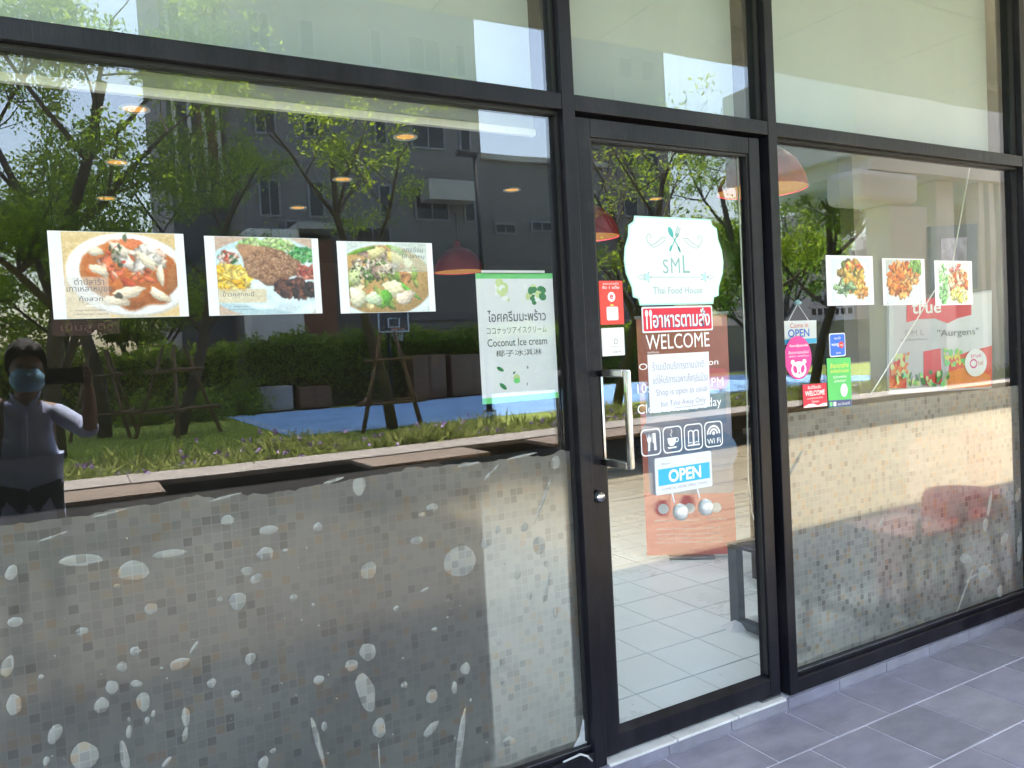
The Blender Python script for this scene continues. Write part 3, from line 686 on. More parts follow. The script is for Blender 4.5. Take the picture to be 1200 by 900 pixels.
# ---- mosaic print films with trapped air
def film(label, x0, x1, z0, z1, ragged, seed):
    g = random.Random(seed); n = 150; top = []
    d = 0
    for i in range(n+1):
        x = x0+(x1-x0)*i/n; d = .7*d+g.gauss(0, .0030 if ragged else .0003); top.append((x, z1+d+(.004*math.sin(x*9) if ragged else 0)))
    mb = MB(); y = -.0056
    for i in range(n):
        (xa, za), (xb, zb) = top[i], top[i+1]; mb.quad((xa, y, z0), (xb, y, z0), (xb, y, zb), (xa, y, za))
    return tag(mb.build('window_film', M['film' if ragged else 'film_r']), label, 'window film', 'mosaic print window films')
fL = film('mosaic print film full of air bubbles on the wide window left of the door', XL+.01, 1.437, .124, 1.124, True, 4)
fR = film('mosaic print film on the window right of the door', XR1+.006, XE0-.012, .124, 1.163, False, 5)
def bubble(parent, px, py, rx, ry, ang, g):
    c = at(px, py, -.0060); sc = (at(px+1, py, -.006)-c).x, (c-at(px, py+1, -.006)).z
    n = 16 if rx*ry > 60 else 10; pts = []
    ph = [g.uniform(0, 6.28) for _ in range(3)]; am = [g.uniform(.02, .10), g.uniform(.02, .08), g.uniform(.01, .06)]
    for i in range(n):
        t = 2*math.pi*i/n; r = 1+am[0]*math.cos(2*t+ph[0])+am[1]*math.cos(3*t+ph[1])+am[2]*math.cos(5*t+ph[2])
        x, y = rx*r*math.cos(t), ry*r*math.sin(t); x, y = x*math.cos(ang)-y*math.sin(ang), x*math.sin(ang)+y*math.cos(ang)
        pts.append((c.x+x*sc[0], c.z-y*sc[1]))
    cx = sum(p[0] for p in pts)/n; cz = sum(p[1] for p in pts)/n
    mb = MB(); yj = g.uniform(0, .0006); b = [(p[0], -.0057-yj*.2, p[1]) for p in pts]; k = [(cx+(p[0]-cx)*.86, -.0066-yj, cz+(p[1]-cz)*.86) for p in pts]
    mb.v = b+k; mb.f = [tuple(range(n, 2*n))]+[(i, (i+1) % n, n+(i+1) % n, n+i) for i in range(n)]
    mb.build('air_bubble', M['bubble'], parent, True)
g = random.Random(12)
A = [(215, 352, 60, 15, .1), (352, 380, 41, 27, 0), (447, 335, 44, 11, .06), (600, 247, 18, 14, 0), (708, 272, 24, 12, 0), (838, 265, 12, 12, 0), (700, 335, 22, 17, 0), (651, 380, 16, 11, 0),
     (676, 400, 18, 11, -.3), (627, 460, 23, 22, 0), (580, 455, 8, 6, 0), (752, 327, 8, 6, 0), (774, 450, 10, 8, 0), (825, 470, 5, 4, 0), (398, 480, 18, 15, 0), (216, 540, 18, 11, 0), (40, 515, 20, 14, 0),
     (20, 632, 17, 28, .5), (37, 733, 20, 28, 0), (357, 592, 16, 12, 0), (322, 633, 14, 14, 0), (473, 625, 27, 14, -.3), (512, 582, 6, 18, .7), (295, 687, 18, 17, 0), (268, 735, 20, 20, 0), (360, 678, 17, 9, .3),
     (378, 725, 18, 25, 0), (388, 775, 7, 10, 0), (404, 757, 6, 10, .2), (490, 765, 11, 26, .1), (488, 812, 7, 21, .3), (558, 676, 13, 12, 0), (620, 705, 12, 11, 0), (660, 612, 15, 15, 0), (840, 668, 14, 12, 0),
     (145, 810, 17, 28, .4), (223, 868, 36, 38, 0), (122, 882, 9, 13, .4), (108, 660, 8, 7, 0), (427, 637, 6, 4, 0), (340, 772, 5, 7, 0), (340, 805, 9, 16, .2), (695, 886, 13, 18, .4), (308, 420, 10, 6, 0), (328, 868, 11, 44, -.15),
     (440, 884, 6, 18, .9), (290, 228, 50, 4, -.12), (595, 186, 44, 4, -.14), (140, 290, 40, 4, -.2), (30, 385, 16, 20, .4), (880, 142, 30, 4, -.15), (838, 830, 7, 75, -.18), (855, 790, 8, 12, 0), (720, 855, 9, 7, 0)]
B = [(297, 380, 21, 23, 0), (538, 355, 46, 38, .1), (423, 300, 17, 11, 0), (465, 214, 15, 12, .3), (438, 232, 9, 7, 0), (605, 310, 14, 12, 0), (638, 272, 7, 11, .2), (709, 265, 9, 13, .2), (747, 313, 16, 25, 0),
     (370, 480, 9, 8, 0), (470, 535, 8, 6, 0), (295, 594, 21, 24, 0), (252, 629, 17, 16, 0), (290, 700, 23, 53, -.25), (325, 795, 18, 25, 0), (391, 681, 9, 9, 0), (464, 711, 16, 17, .3), (462, 797, 23, 13, -.6),
     (552, 638, 12, 17, 0), (523, 689, 8, 16, 0), (640, 563, 9, 14, 0), (640, 615, 11, 23, 0), (649, 667, 8, 14, 0), (167, 668, 13, 10, 0), (765, 362, 7, 9, 0), (722, 447, 7, 10, 0), (790, 490, 8, 16, 0),
     (668, 830, 17, 13, .4), (690, 390, 9, 14, .3), (757, 195, 4, 70, .42), (768, 425, 5, 46, .28), (540, 825, 9, 78, .2), (272, 157, 17, 24, 0), (325, 865, 2, 40, 0), (560, 100, 30, 4, -.1), (620, 122, 26, 5, -.7),
     (790, 95, 12, 18, .2), (700, 78, 40, 4, -.1), (445, 430, 12, 4, -.3), (506, 458, 6, 5, 0), (566, 722, 4, 5, 0)]
for k, (L_, ox) in enumerate(((A, 0), (B, 300))):
    for (a, b, c, d, e) in L_: bubble(fL, ox+a/2.25, 500+b/2.25, c/2.25, d/2.25, e, g)
for i in range(46):   # small specks of trapped air and glue
    bubble(fL, g.uniform(4, 660), g.uniform(600, 895), g.uniform(.7, 1.7), g.uniform(.7, 1.8), 0, g)
for a in ((1033, 612, 2.4, 6, .4), (1132, 655, 9, 5, .7), (1153, 672, 7, 10, 0), (1146, 672, 17, 1.6, -.35), (1131, 692, 1.6, 24, .42), (1172, 693, 3, 8, 0), (1160, 590, 2.2, 14, .2), (1155, 615, 3, 8, .1), (1177, 632, 4, 8, .3), (1195, 640, 3, 18, .1), (931, 545, 1.8, 22, .6), (1193, 580, 3, 9, .2)):
    bubble(fR, *a, g)

# ---- roller blinds behind the upper panes
M['blind'] = pm('cream_blind_fabric', (0.345, 0.385, 0.385), 0.85, 0, .05, 3)
M['blindbar'] = pm('blind_bottom_bar', (0.74, 0.73, 0.68), 0.5, 0, .04)
for (a, b), z, lb in (((XL, XM0), 2.198, 'cream roller blind hanging just below the transom over the wide window'), ((XM1, XR0), 2.285, 'cream roller blind behind the pane over the glass door'), ((XR1, XE0), 2.285, 'cream roller blind behind the pane right of the door')):
    t = thing('roller_blind', lb, 'blind', ((a+b)/2, .10, z), 0, 'cream roller blinds'); w = (b-a)/2-.02
    mb = MB(); nx = 12
    for i in range(nx):
        x0, x1 = -w+2*w*i/nx, -w+2*w*(i+1)/nx; y0, y1 = .004*math.sin(i*1.7), .004*math.sin((i+1)*1.7)
        mb.quad((x0, y0, .02), (x1, y1, .02), (x1, y1*.3, 3.27-z), (x0, y0*.3, 3.27-z))
    mb.build('fabric', M['blind'], t, True)
    MB().box(-w, w, -.011, .011, 0, .024).build('bottom_bar', M['blindbar'], t, bevel=.003)
    MB().tube([(-w, 0, 3.30-z), (w, 0, 3.30-z)], .024, 12).build('roller_tube', M['blindbar'], t, True)

# ================================================================== interior of the shop
M['ftile'] = pm('pale_floor_tile', (0.60, 0.66, 0.68), 0.28, 0, .07, 1.3, .02, 30, world=True)
M['fgrout'] = pm('grey_floor_grout', (0.30, 0.32, 0.32), 0.8)
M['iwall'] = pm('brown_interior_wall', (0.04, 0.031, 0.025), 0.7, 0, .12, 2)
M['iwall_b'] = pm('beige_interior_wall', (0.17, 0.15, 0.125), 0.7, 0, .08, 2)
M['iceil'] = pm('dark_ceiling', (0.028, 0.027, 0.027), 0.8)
M['counter'] = pm('dark_counter_laminate', (0.075, 0.07, 0.07), 0.45, 0, .15, 3)
M['tabletop'] = pm('oak_tabletop', (0.30, 0.19, 0.105), 0.4, 0, .2, 4, aniso=(.3, 3, 3))
M['teal_metal'] = pm('dark_teal_metal', (0.045, 0.06, 0.065), 0.4)
M['red_plastic'] = pm('red_plastic', (0.80, 0.035, 0.055), 0.35, 0, .08)
M['pink_plastic'] = pm('pink_plastic', (0.78, 0.42, 0.40), 0.35, 0, .08)
M['lamp_red'] = pm('dark_red_lamp_shade', (0.42, 0.022, 0.05), 0.35)
M['lamp_in'] = emit('warm_lamp_inside', (1.0, 0.42, 0.10), 0.055)
M['bulb'] = emit('warm_downlight', (1.0, 0.50, 0.12), 0.10)
fi = tag(MB().box(-6, 9, .10, 7.5, -.1, .046).build('shop_floor', M['fgrout']), kind='structure')
tmi = MB().box(-.1505, .1505, -.1505, .1505, -.006, 0).mesh('tile'); tmi.materials.append(M['ftile'])
mb = MB()
for i in range(-25, 23):
    for j in range(24):
        xc, yc = 2.215+.3055*(i+.5), .315+.3075*(j-.5)
        if 1.4 < xc < 4.9 and yc < 3.0 and -.1 < yc:
            if yc < .2: continue
            o = obj('tile', tmi, None, fi); o.location = (xc, yc, .051+rnd.uniform(-.0003, .0003))
        elif yc > .2: mb.quad((xc-.151, yc-.151, .0505), (xc+.151, yc-.151, .0505), (xc+.151, yc+.151, .0505), (xc-.151, yc+.151, .0505))
for i in range(-25, 23):
    xc = 2.215+.3055*(i+.5); mb.quad((xc-.151, .068, .0505), (xc+.151, .068, .0505), (xc+.151, .311, .0505), (xc-.151, .311, .0505))
tag(mb.build('tile_field', M['ftile'], fi), kind='stuff')
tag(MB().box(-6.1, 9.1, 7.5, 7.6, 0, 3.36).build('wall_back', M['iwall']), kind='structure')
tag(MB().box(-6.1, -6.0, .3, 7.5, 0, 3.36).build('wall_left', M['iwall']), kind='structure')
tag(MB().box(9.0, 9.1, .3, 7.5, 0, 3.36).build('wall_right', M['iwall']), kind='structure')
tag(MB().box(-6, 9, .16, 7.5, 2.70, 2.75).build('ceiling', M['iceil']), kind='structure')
MB().box(-6.1, 9.1, .302, 7.6, 3.365, 3.5).build('roof_slab', M['conc_l'], own)
tag(MB().box(4.35, 9, 1.05, 1.15, .052, 2.699).build('partition_wall', M['iwall_b']), kind='structure')
# ceiling downlights
dls = [(.34, .77), (.335, 1.87), (.31, 2.93), (.29, 4.0), (1.705, 1.91), (1.68, 3.0), (1.64, 4.04), (3.0, 3.0), (4.4, 3.0), (-1.1, 1.9), (-1.1, 3.0), (5.6, .6), (3.55, .62), (4.35, .62)]
for i, (x, y) in enumerate(dls):
    t = thing('downlight', 'round recessed warm downlight lit in the dark shop ceiling', 'downlight', (x, y, 2.70), 0, 'ceiling downlights')
    MB().lathe([(.052, -.004), (.068, -.006), (.068, .0)], 0, 0, 20).build('trim_ring', M['lamp_in'] if False else M['blindbar'], t)
    MB().lathe([(.0005, -.002), (.052, -.002)], 0, 0, 20).build('lens', M['bulb'], t)
    l = bpy.data.lights.new('downlight_lamp', 'AREA'); l.shape = 'DISK'; l.size = .1; l.energy = 0.45 if x < 3.2 else .25; l.color = (1, .90, .78); l.spread = R(120)
    lo = bpy.data.objects.new('downlight_lamp', l); C.objects.link(lo); lo.parent = t; lo.location = (0, 0, -.012)
# pendant lamps in a row
for y, lb in ((.55, 'dark red dome pendant lamp seen through the window right of the door'), (2.05, 'dark red dome pendant lamp seen at the edge of the glass door'), (4.0, 'dark red dome pendant lamp deep in the shop left of the door')):
    t = thing('pendant_lamp', lb, 'lamp', (3.0, y, 2.19), 0, 'red pendant lamps')
    MB().lathe([(.215, 0), (.205, .06), (.17, .13), (.105, .19), (.035, .225), (.022, .27)], 0, 0, 28).build('shade', M['lamp_red'], t, True)
    MB().lathe([(.21, .004), (.198, .06), (.163, .125), (.10, .182), (.001, .20)], 0, 0, 28).build('shade_lining', M['lamp_in'], t, True)
    MB().tube([(0, 0, .27), (0, 0, .512)], .004, 6).build('flex', M['frame2'], t)
    l = bpy.data.lights.new('pendant_bulb', 'AREA'); l.shape = 'DISK'; l.size = .14; l.energy = 1.4 if y < 1 else (2.5 if y < 3 else .8); l.color = (.90, .97, 1); l.spread = R(170)
    lo = bpy.data.objects.new('pendant_bulb', l); C.objects.link(lo); lo.parent = t; lo.location = (0, 0, .10)
# dark counter right behind the left film
ct = thing('counter', 'dark panelled counter standing close behind the left window film', 'counter', (-1.9, .38, .052))
MB().box(-2.9, 3.10, -.16, .20, 0, .96).build('body', M['counter'], ct)
MB().box(-2.95, 3.12, -.19, .24, .962, 1.0).build('worktop', M['counter'], ct, bevel=.004)
for i in range(8): MB().box(-2.85+i*.74, -2.85+i*.74+.70, -.172, -.161, .06, .92).build('panel', M['counter'], ct, bevel=.004)
# low stool with flat-bar sled legs beside the door
tb = thing('stool', 'low dark stool on flat-bar sled legs just inside right of the door', 'stool', (3.06, .42, .052))
MB().box(-.292, .30, -.235, .235, .395, .415).build('seat', M['metal_d'], tb, bevel=.004)
for x in (-.27, .27):
    lg = MB(); lg.box(x-.022, x+.022, .17, .23, .0, .394); lg.box(x-.0215, x+.0215, -.22, .1695, .0, .045); lg.box(x-.022, x+.022, -.23, -.19, .0455, .394); lg.build('leg', M['teal_metal'], tb, bevel=.003)
MB().add([(-.36, .16, 0), (-.25, .10, 0), (-.26, .23, 0), (-.34, .25, 0), (-.31, .18, .045)], [(0, 1, 4), (1, 2, 4), (2, 3, 4), (3, 0, 4), (0, 3, 2, 1)]).build('folded_napkin', M['paper'], tb)
def chair(label, x, y, rz, mat):
    t = thing('plastic_chair', label, 'chair', (x, y, .052), rz, 'chairs behind the right window film')
    MB().box(-.20, .20, -.20, .20, .42, .455).build('seat', M[mat], t, bevel=.02)
    pts = rrect(-.20, .20, .50, .90, .12); mb = MB().poly([(p[0], p[1]) for p in pts], -.215, -.19); mb.build('backrest', M[mat], t)
    for sx in (-1, 1):
        for sy in (-1, 1): MB().tube([(sx*.2, sy*.2, 0), (sx*.16, sy*.16, .43)], .016, 8).build('leg', M['teal_metal'], t, True)
        MB().tube([(sx*.15, -.2, .44), (sx*.15, -.205, .55)], .014, 8).build('back_post', M['teal_metal'], t, True)
chair('red plastic chair turned away behind the right window film', 4.0, .32, .05, 'red_plastic')
chair('pale pink round-backed chair beside the red one behind the film', 3.60, .27, -.08, 'pink_plastic')
sbd = thing('sideboard', 'low dark sideboard behind the chairs of the right window', 'sideboard', (3.83, .86, .052))  # unseen box added to keep lamp light and lit floor off the film
MB().box(-.52, .50, -.14, .16, .05, .88).build('body', M['iwall'], sbd); MB().box(-.54, .51, -.16, .17, .881, .91).build('top', M['iwall'], sbd, bevel=.004)
for k in range(3): MB().box(-.50+k*.335, -.50+k*.335+.32, -.155, -.141, .08, .86).build('door_panel', M['iwall'], sbd, bevel=.004)
for sx in (-.45, .43): MB().box(sx-.025, sx+.025, -.1, .1, 0, .049).build('foot', M['metal_d'], sbd)
# white cords
cp = [at(875, 455, .4), at(877, 560, .4), at(881, 600, .4), at(886, 615, .4), at(900, 622, .4)]
tag(MB().tube([cp[0]+Vector((0, 0, 1.2))]+cp, .0035, 6).build('blind_cord', M['blindbar'], None, True), 'thin white looped cord hanging inside the glass door', 'cord')
tag(MB().tube([at(1137, 193, .3)+Vector((.02, 0, .25)), at(1137, 193, .3), at(1117, 305, .3), at(1027, 452, .3), at(1020, 462, .3)], .003, 6).build('slack_cable', M['blindbar'], None, True), 'pale slack cable hanging diagonally inside the right window', 'cable')

# roll-up banner inside the door
def quadprint(parent, pts, y, mat, name='printed_panel'): return MB().poly(pts, y).build(name, mat, parent)
M['bann_or'] = pm('orange_brown_print', (0.50, 0.16, 0.12), 0.5, 0, .1)
M['bann_re'] = pm('salmon_red_print', (0.72, 0.15, 0.14), 0.5, 0, .06)
M['bann_gr'] = pm('lavender_grey_print', (0.34, 0.34, 0.43), 0.5, 0, .06)
M['bann_bl'] = pm('grey_blue_print', (0.22, 0.30, 0.44), 0.5, 0, .1)
p0, p1 = Vector((3.235, 1.87)), Vector((3.70, 1.525)); d = p1-p0
rb = thing('roll_up_banner', 'tall orange and red roll-up banner standing inside the glass door', 'banner', ((p0.x+p1.x)/2, (p0.y+p1.y)/2, .052), math.atan2(d.y, d.x))
w = d.length/2
MB().box(-w*.5, w*.5, -.05, .05, 0, .02).build('base', M['bead'], rb, bevel=.006)
MB().box(-w, w, -.002, .002, .021, 1.585).build('banner_sheet', M['bann_or'], rb)
MB().box(-w-.01, w+.01, -.012, .012, 1.586, 1.605).build('top_rail', M['bead'], rb)
MB().tube([(0, .02, .05), (0, .02, 1.60)], .008, 8).build('support_pole', M['bead'], rb)
quadprint(rb, [(-w, .022), (w, .022), (w, .42), (-w, .44)], -.0026, M['bann_re'])
quadprint(rb, rrect(-w+.035, w, .425, 1.15, .03), -.0030, M['bann_gr'])
quadprint(rb, rrect(-w+.04, w-.03, .80, 1.12, .03), -.0034, M['bann_bl'])
quadprint(rb, ell(-w*.3, .86, .20, .08), -.0038, M['bann_gr']); quadprint(rb, ell(.02, .72, .12, .10), -.0040, M['bann_bl']); quadprint(rb, ell(.20, .70, .12, .13), -.0042, M['bann_bl'])
quadprint(rb, [(-w+.04, .80), (w-.03, .80), (w-.03, .88), (0, .93), (-w+.04, .86)], -.0041, M['bann_gr'])
quadprint(rb, rrect(.10, w-.01, 1.10, 1.24, .05), -.0036, M['bann_re'])
for k, x in enumerate((-.17, 0, .17)):
    quadprint(rb, ell(x, .33, .034, .034), -.0032, M['vinyl'], 'icon'); text(('ฟรีค่าแรกเข้า', 'รับส่วนลด', 'ทุกวัน')[k], x-.06, x+.06, .245, .262, -.0032, M['vinyl'], rb)
for z in (.20, .165, .135, .11): text('สมัครวันนี้ รับสิทธิพิเศษมากมายที่ร้านค้า', -.22, .20, z-.009, z+.004, -.0032, M['vinyl'], rb)
# sponsor board on the partition wall inside the right window
bx = lambda px, py: (lambda q: (q.x, q.z))(at(px, py, 1.03))
P4 = [bx(1042, 462), bx(1162, 455), bx(1162, 340), bx(1042, 358)]
sb = tag(MB().poly(P4, 1.030, 1.048).build('sponsor_board', pm('grey_white_board', (.50, .51, .56), .4, 0, .05)), 'large grey-white sponsor board with a red arch on the wall inside', 'board')
def bpoly(pts, k, mat, name='printed_shape'): return MB().poly([bx(*p) for p in pts], 1.030-.0012*k).build(name, M[mat] if isinstance(mat, str) else mat, sb)
bpoly([(1109, 456), (1162, 452), (1162, 342), (1109, 350)], 1, pm('white_board_panel', (.66, .67, .70), .4, 0, .04))
bpoly([(1062, 378), (1076, 374), (1095, 373), (1110, 379), (1122, 373), (1138, 369), (1138, 345), (1062, 352)], 2, 'red')
bpoly([(1042, 455), (1042, 427), (1060, 418), (1062, 455)], 1.5, 'red'); bpoly([(1082, 452), (1082, 412), (1102, 408), (1104, 450)], 1.5, 'red')
bpoly([(1110, 455), (1112, 420), (1135, 412), (1162, 405), (1162, 452)], 2.5, 'red2'); bpoly([(1109, 456), (1111, 436), (1135, 428), (1160, 440), (1160, 453)], 3, 'orange')
gg = random.Random(2)
for i in range(60):
    cx, cy = (gg.uniform(1044, 1064), gg.uniform(415, 438)) if i % 2 else (gg.uniform(1106, 1130), gg.uniform(410, 428))
    MB().poly(ell(*bx(cx, cy), gg.uniform(.012, .028), gg.uniform(.010, .022), 9, gg.uniform(0, 3)), 1.0258-.00005*i).build('printed_petal', M[('yellow', 'orange', 'green', 'lime')[i % 4]], sb)
for i in range(40):
    MB().poly(ell(*bx(gg.uniform(1050, 1112), gg.uniform(436, 452)), gg.uniform(.012, .035), gg.uniform(.008, .018), 9, gg.uniform(0, 3)), 1.0222-.00005*i).build('printed_leaf', M[('darkgreen', 'green', 'lime')[i % 3]], sb)
cxy = bx(1142, 425); MB().poly(ell(*cxy, .135, .098), 1.0195).build('printed_disc', M['vinyl'], sb)
mb = MB(); ring(mb, ell(cxy[0]-.03, cxy[1]-.005, .045, .034), .012, 1.019); mb.build('printed_ring', M['pink'], sb)
text('true', cxy[0]-.065, cxy[0]+.065, cxy[1]+.036, cxy[1]+.062, 1.019, M['pink'], sb); text('ใจดี', cxy[0]+.025, cxy[0]+.085, cxy[1]-.02, cxy[1]+.01, 1.019, M['red'], sb)
a, b = bx(1068, 368), bx(1102, 354); text('true', a[0], b[0], a[1], b[1], 1.026, M['vinyl'], sb, bold=.015)
a, b = bx(1060, 394), bx(1082, 386); text('S M L', a[0], b[0], a[1], b[1], 1.026, M['inkfaint'], sb)
a, b = bx(1054, 400), bx(1086, 396); text('Thai Food House', a[0], b[0], a[1], b[1], 1.026, M['ink'], sb)
a, b = bx(1098, 397), bx(1146, 384); text('"Aurgens"', a[0], b[0], a[1], b[1], 1.026, M['ink'], sb)
pf = tag(MB().poly([bx(1089, 345), bx(1144, 338), bx(1144, 262), bx(1089, 266)], 1.02, 1.048).build('wall_picture', pm('dark_blue_picture', (.05, .065, .10), .4, 0, .5, 6)), 'dark blue framed picture on the wall above the sponsor board', 'picture')
MB().poly([bx(1101, 338), bx(1131, 335), bx(1131, 278), bx(1101, 280)], 1.018).build('inner_print', pm('violet_print', (.26, .25, .36), .5, 0, .5, 14), pf)
# small dark red strip sign deep left
ms = tag(MB().poly([(lambda q: (q.x, q.z))(at(*p, 1.5)) for p in ((62, 394), (142, 391), (140, 374), (60, 376))], 1.5, 1.51).build('strip_sign', pm('dark_red_sign', (.035, .003, .007), .5)), 'dark red strip sign with pale lettering hanging inside below the noodle soup poster', 'sign')
a, b = at(72, 391, 1.498), at(132, 377, 1.498); text('เย็นสู ติว', a.x, b.x, a.z, b.z, 1.498, pm('dim_red_lettering', (.16, .07, .07), .6), ms)
for s in (.1, .9):
    xx = at(62, 376, 1.5).x*(1-s)+at(140, 374, 1.5).x*s; MB().tube([(xx, 1.505, at(62, 376, 1.5).z), (xx, 1.505, 2.70)], .002, 5).build('hanging_wire', M['frame2'], ms)

# ================================================================== printed food pictures
def lin(c):
    c = np.asarray(c, dtype=float)/255; return np.where(c <= .04045, c/12.92, ((c+.055)/1.055)**2.4)
class Canvas:
    def __init__(s, w, h, col):
        s.w, s.h = w, h; s.a = np.ones((h, w, 3))*np.array(col, float); s.Y, s.X = np.mgrid[0:h, 0:w].astype(float); s.X /= h; s.Y /= h
    def ell(s, cx, cy, rx, ry, col, rot=0, soft=.08, shade=0, alpha=1):
        dx, dy = s.X-cx, s.Y-cy; c, n = math.cos(rot), math.sin(rot); u, v = (dx*c+dy*n)/rx, (-dx*n+dy*c)/ry
        r = np.sqrt(u*u+v*v); th = np.arctan2(v, u); q = (cx*91.7+cy*57.3+rx*333) % 6.28
        if soft > .05: r = r*(1+.13*np.sin(2*th+q*3)+.10*np.sin(3*th+q)+.07*np.sin(5*th+2*q)+.05*np.sin(9*th+5*q))
        m = np.clip((1-r)/soft+.5, 0, 1)[..., None]*alpha
        k = 1+shade*(-v*.6-u*.3)-abs(shade)*.45*r*r+(.10*np.sin(u*7+q)*np.sin(v*9+q*2) if soft > .05 else 0); s.a = s.a*(1-m)+np.clip(np.array(col)*k[..., None], 0, 255)*m
    def rect(s, x0, x1, y0, y1, col, alpha=1):
        m = ((s.X >= x0) & (s.X <= x1) & (s.Y >= y0) & (s.Y <= y1))[..., None]*alpha; s.a = s.a*(1-m)+np.array(col)*m
    def noise(s, amp, seed, cell=3):
        g = np.random.default_rng(seed); n = g.normal(0, amp, (s.h//cell+2, s.w//cell+2)); n = np.kron(n, np.ones((cell, cell)))[:s.h, :s.w]; s.a = np.clip(s.a+n[..., None], 0, 255)
    def blur(s, k=1):
        for _ in range(k):
            for ax in (0, 1): s.a = (np.roll(s.a, 1, ax)+2*s.a+np.roll(s.a, -1, ax))/4
    def build(s, parent, x0, x1, z0, z1, y, name='printed_picture', rot=0):
        s.noise(7, 77, 3); s.blur(1); s.noise(3, 78, 1); s.a = (s.a*.90+20)*.93
        h, w = s.h, s.w; X = x0+(x1-x0)*np.arange(w)/(w-1); Z = z1-(z1-z0)*np.arange(h)/(h-1)
        XX, ZZ = np.meshgrid(X, Z)
        if rot:
            cx, cz = (x0+x1)/2, (z0+z1)/2; XX, ZZ = cx+(XX-cx)*math.cos(rot)-(ZZ-cz)*math.sin(rot), cz+(XX-cx)*math.sin(rot)+(ZZ-cz)*math.cos(rot)
        V = np.stack([XX, np.full_like(XX, y), ZZ], 2).reshape(-1, 3)
        i = np.arange(h*w).reshape(h, w); F = np.stack([i[:-1, :-1], i[1:, :-1], i[1:, 1:], i[:-1, 1:]], 2).reshape(-1, 4)
        me = fast_mesh(name, V, F); ca = me.color_attributes.new('Col', 'FLOAT_COLOR', 'POINT')
        c = np.ones((h*w, 4)); c[:, :3] = lin(s.a.reshape(-1, 3)); ca.data.foreach_set('color', c.ravel().astype(np.float32))
        return obj(name, me, M['print'], parent)
def sheet(name, label, cat, x0, x1, z0, z1, mat, y=-.0062, th=.0005, group=None, rot=0, curl=.0012, seed=1):
    """paper or vinyl sheet lying on the glass, very slightly wavy"""
    g = random.Random(seed); nx, nz = 6, 5; mb = MB(); cx, cz = (x0+x1)/2, (z0+z1)/2; a, b = g.uniform(0, 6), g.uniform(0, 6)
    vs = []
    for k in (0, 1):
        for j in range(nz+1):
            for i in range(nx+1):
                u, v = i/nx, j/nz; dx, dz = (u-.5)*(x1-x0), (v-.5)*(z1-z0)
                vs.append((cx+dx*math.cos(rot)-dz*math.sin(rot), y+(th if k else 0), cz+dx*math.sin(rot)+dz*math.cos(rot)))
    n = (nx+1)*(nz+1); fs = []
    for j in range(nz):
        for i in range(nx):
            q = j*(nx+1)+i; fs.append((q, q+1, q+nx+2, q+nx+1)); fs.append((n+q, n+q+nx+1, n+q+nx+2, n+q+1))
    per = [i for i in range(nx+1)]+[(j*(nx+1)+nx) for j in range(1, nz+1)]+[nz*(nx+1)+i for i in range(nx-1, -1, -1)]+[j*(nx+1) for j in range(nz-1, 0, -1)]
    for i in range(len(per)): p, q = per[i], per[(i+1) % len(per)]; fs.append((p, n+p, n+q, q))
    mb.add(vs, fs); return tag(mb.build(name, M[mat]), label, cat, group)
def food(c, n, seed, cx, cy, rx, ry, cols, smin, smax, shade=.5):
    g = random.Random(seed)
    for i in range(n):
        t = g.uniform(0, 6.28); r = math.sqrt(g.random()); s = g.uniform(smin, smax)
        c.ell(cx+rx*r*math.cos(t), cy+ry*r*math.sin(t), s, s*g.uniform(.35, .8), g.choice(cols), g.uniform(0, 3.1), .25, shade)
GP = 'A4 food posters on the glass'
y0 = -.0062
# 1: noodle soup with pork and squid
s1 = sheet('food_poster', 'landscape poster of orange broth with sliced meat in a white bowl', 'poster', -.031, .2745, 1.606, 1.820, 'paper', group=GP, seed=1)
c = Canvas(170, 140, (222, 188, 130))
for i in range(9): c.rect(0, 2, i*.12, i*.12+.05, (232, 205, 150), .5)
c.noise(4, 1, 2)
c.ell(.70, .50, .68, .49, (206, 196, 182), .10, .02); c.ell(.69, .485, .67, .475, (247, 244, 243), .10, .02, .05)
c.ell(.70, .47, .54, .37, (203, 120, 60), .10, .03, .3); c.ell(.70, .48, .50, .34, (196, 100, 40), .10, .10, .2)
g = random.Random(4)
food(c, 40, 11, .72, .38, .34, .22, [(215, 90, 50), (228, 110, 70), (190, 70, 40), (240, 190, 160)], .03, .08)
food(c, 26, 12, .80, .28, .26, .12, [(246, 225, 205), (240, 200, 180), (250, 235, 225)], .05, .11)
food(c, 12, 13, .60, .28, .22, .12, [(60, 70, 50), (90, 100, 60), (220, 70, 50)], .015, .04)
for a in ((.36, .44, .10, .055, .5), (.50, .80, .15, .06, .05), (.66, .70, .17, .065, -.1), (1.0, .74, .14, .05, .5), (1.02, .5, .12, .04, 1.4), (.34, .22, .09, .05, .2), (.88, .33, .12, .06, .8)): c.ell(*a[:4], (248, 226, 196), a[4], .08, .35)
c.ell(.55, .74, .05, .03, (70, 60, 50)); c.ell(.72, .12, .10, .06, (230, 120, 70)); c.ell(.66, .06, .02, .05, (90, 100, 70))
c.rect(0, .45, .52, 1.0, (222, 212, 205), .55)
c.build(s1, -.031+.028, .2745-.022, 1.607, 1.819, y0-.0006)
for i, (t_, z, a, b) in enumerate((('ตำปลาร้า', 1.690, .018, .083), ('เกาเหลาหมูยอ', 1.668, .001, .100), ('กุ้งสวก', 1.646, .026, .078))): text(t_, a, b, z-.001, z+.016, y0-.001, M['ink'], s1)
text('เมนูแนะนำ ราคาพิเศษ', .02, .082, 1.6235, 1.629, y0-.001, M['ink'], s1); text('สั่งได้ทุกวัน กลับบ้าน', .018, .088, 1.614, 1.619, y0-.001, M['ink'], s1)
MB().box(.040, .066, y0-.001, y0-.0008, 1.636, 1.638).build('rule', M['vinyl'], s1)
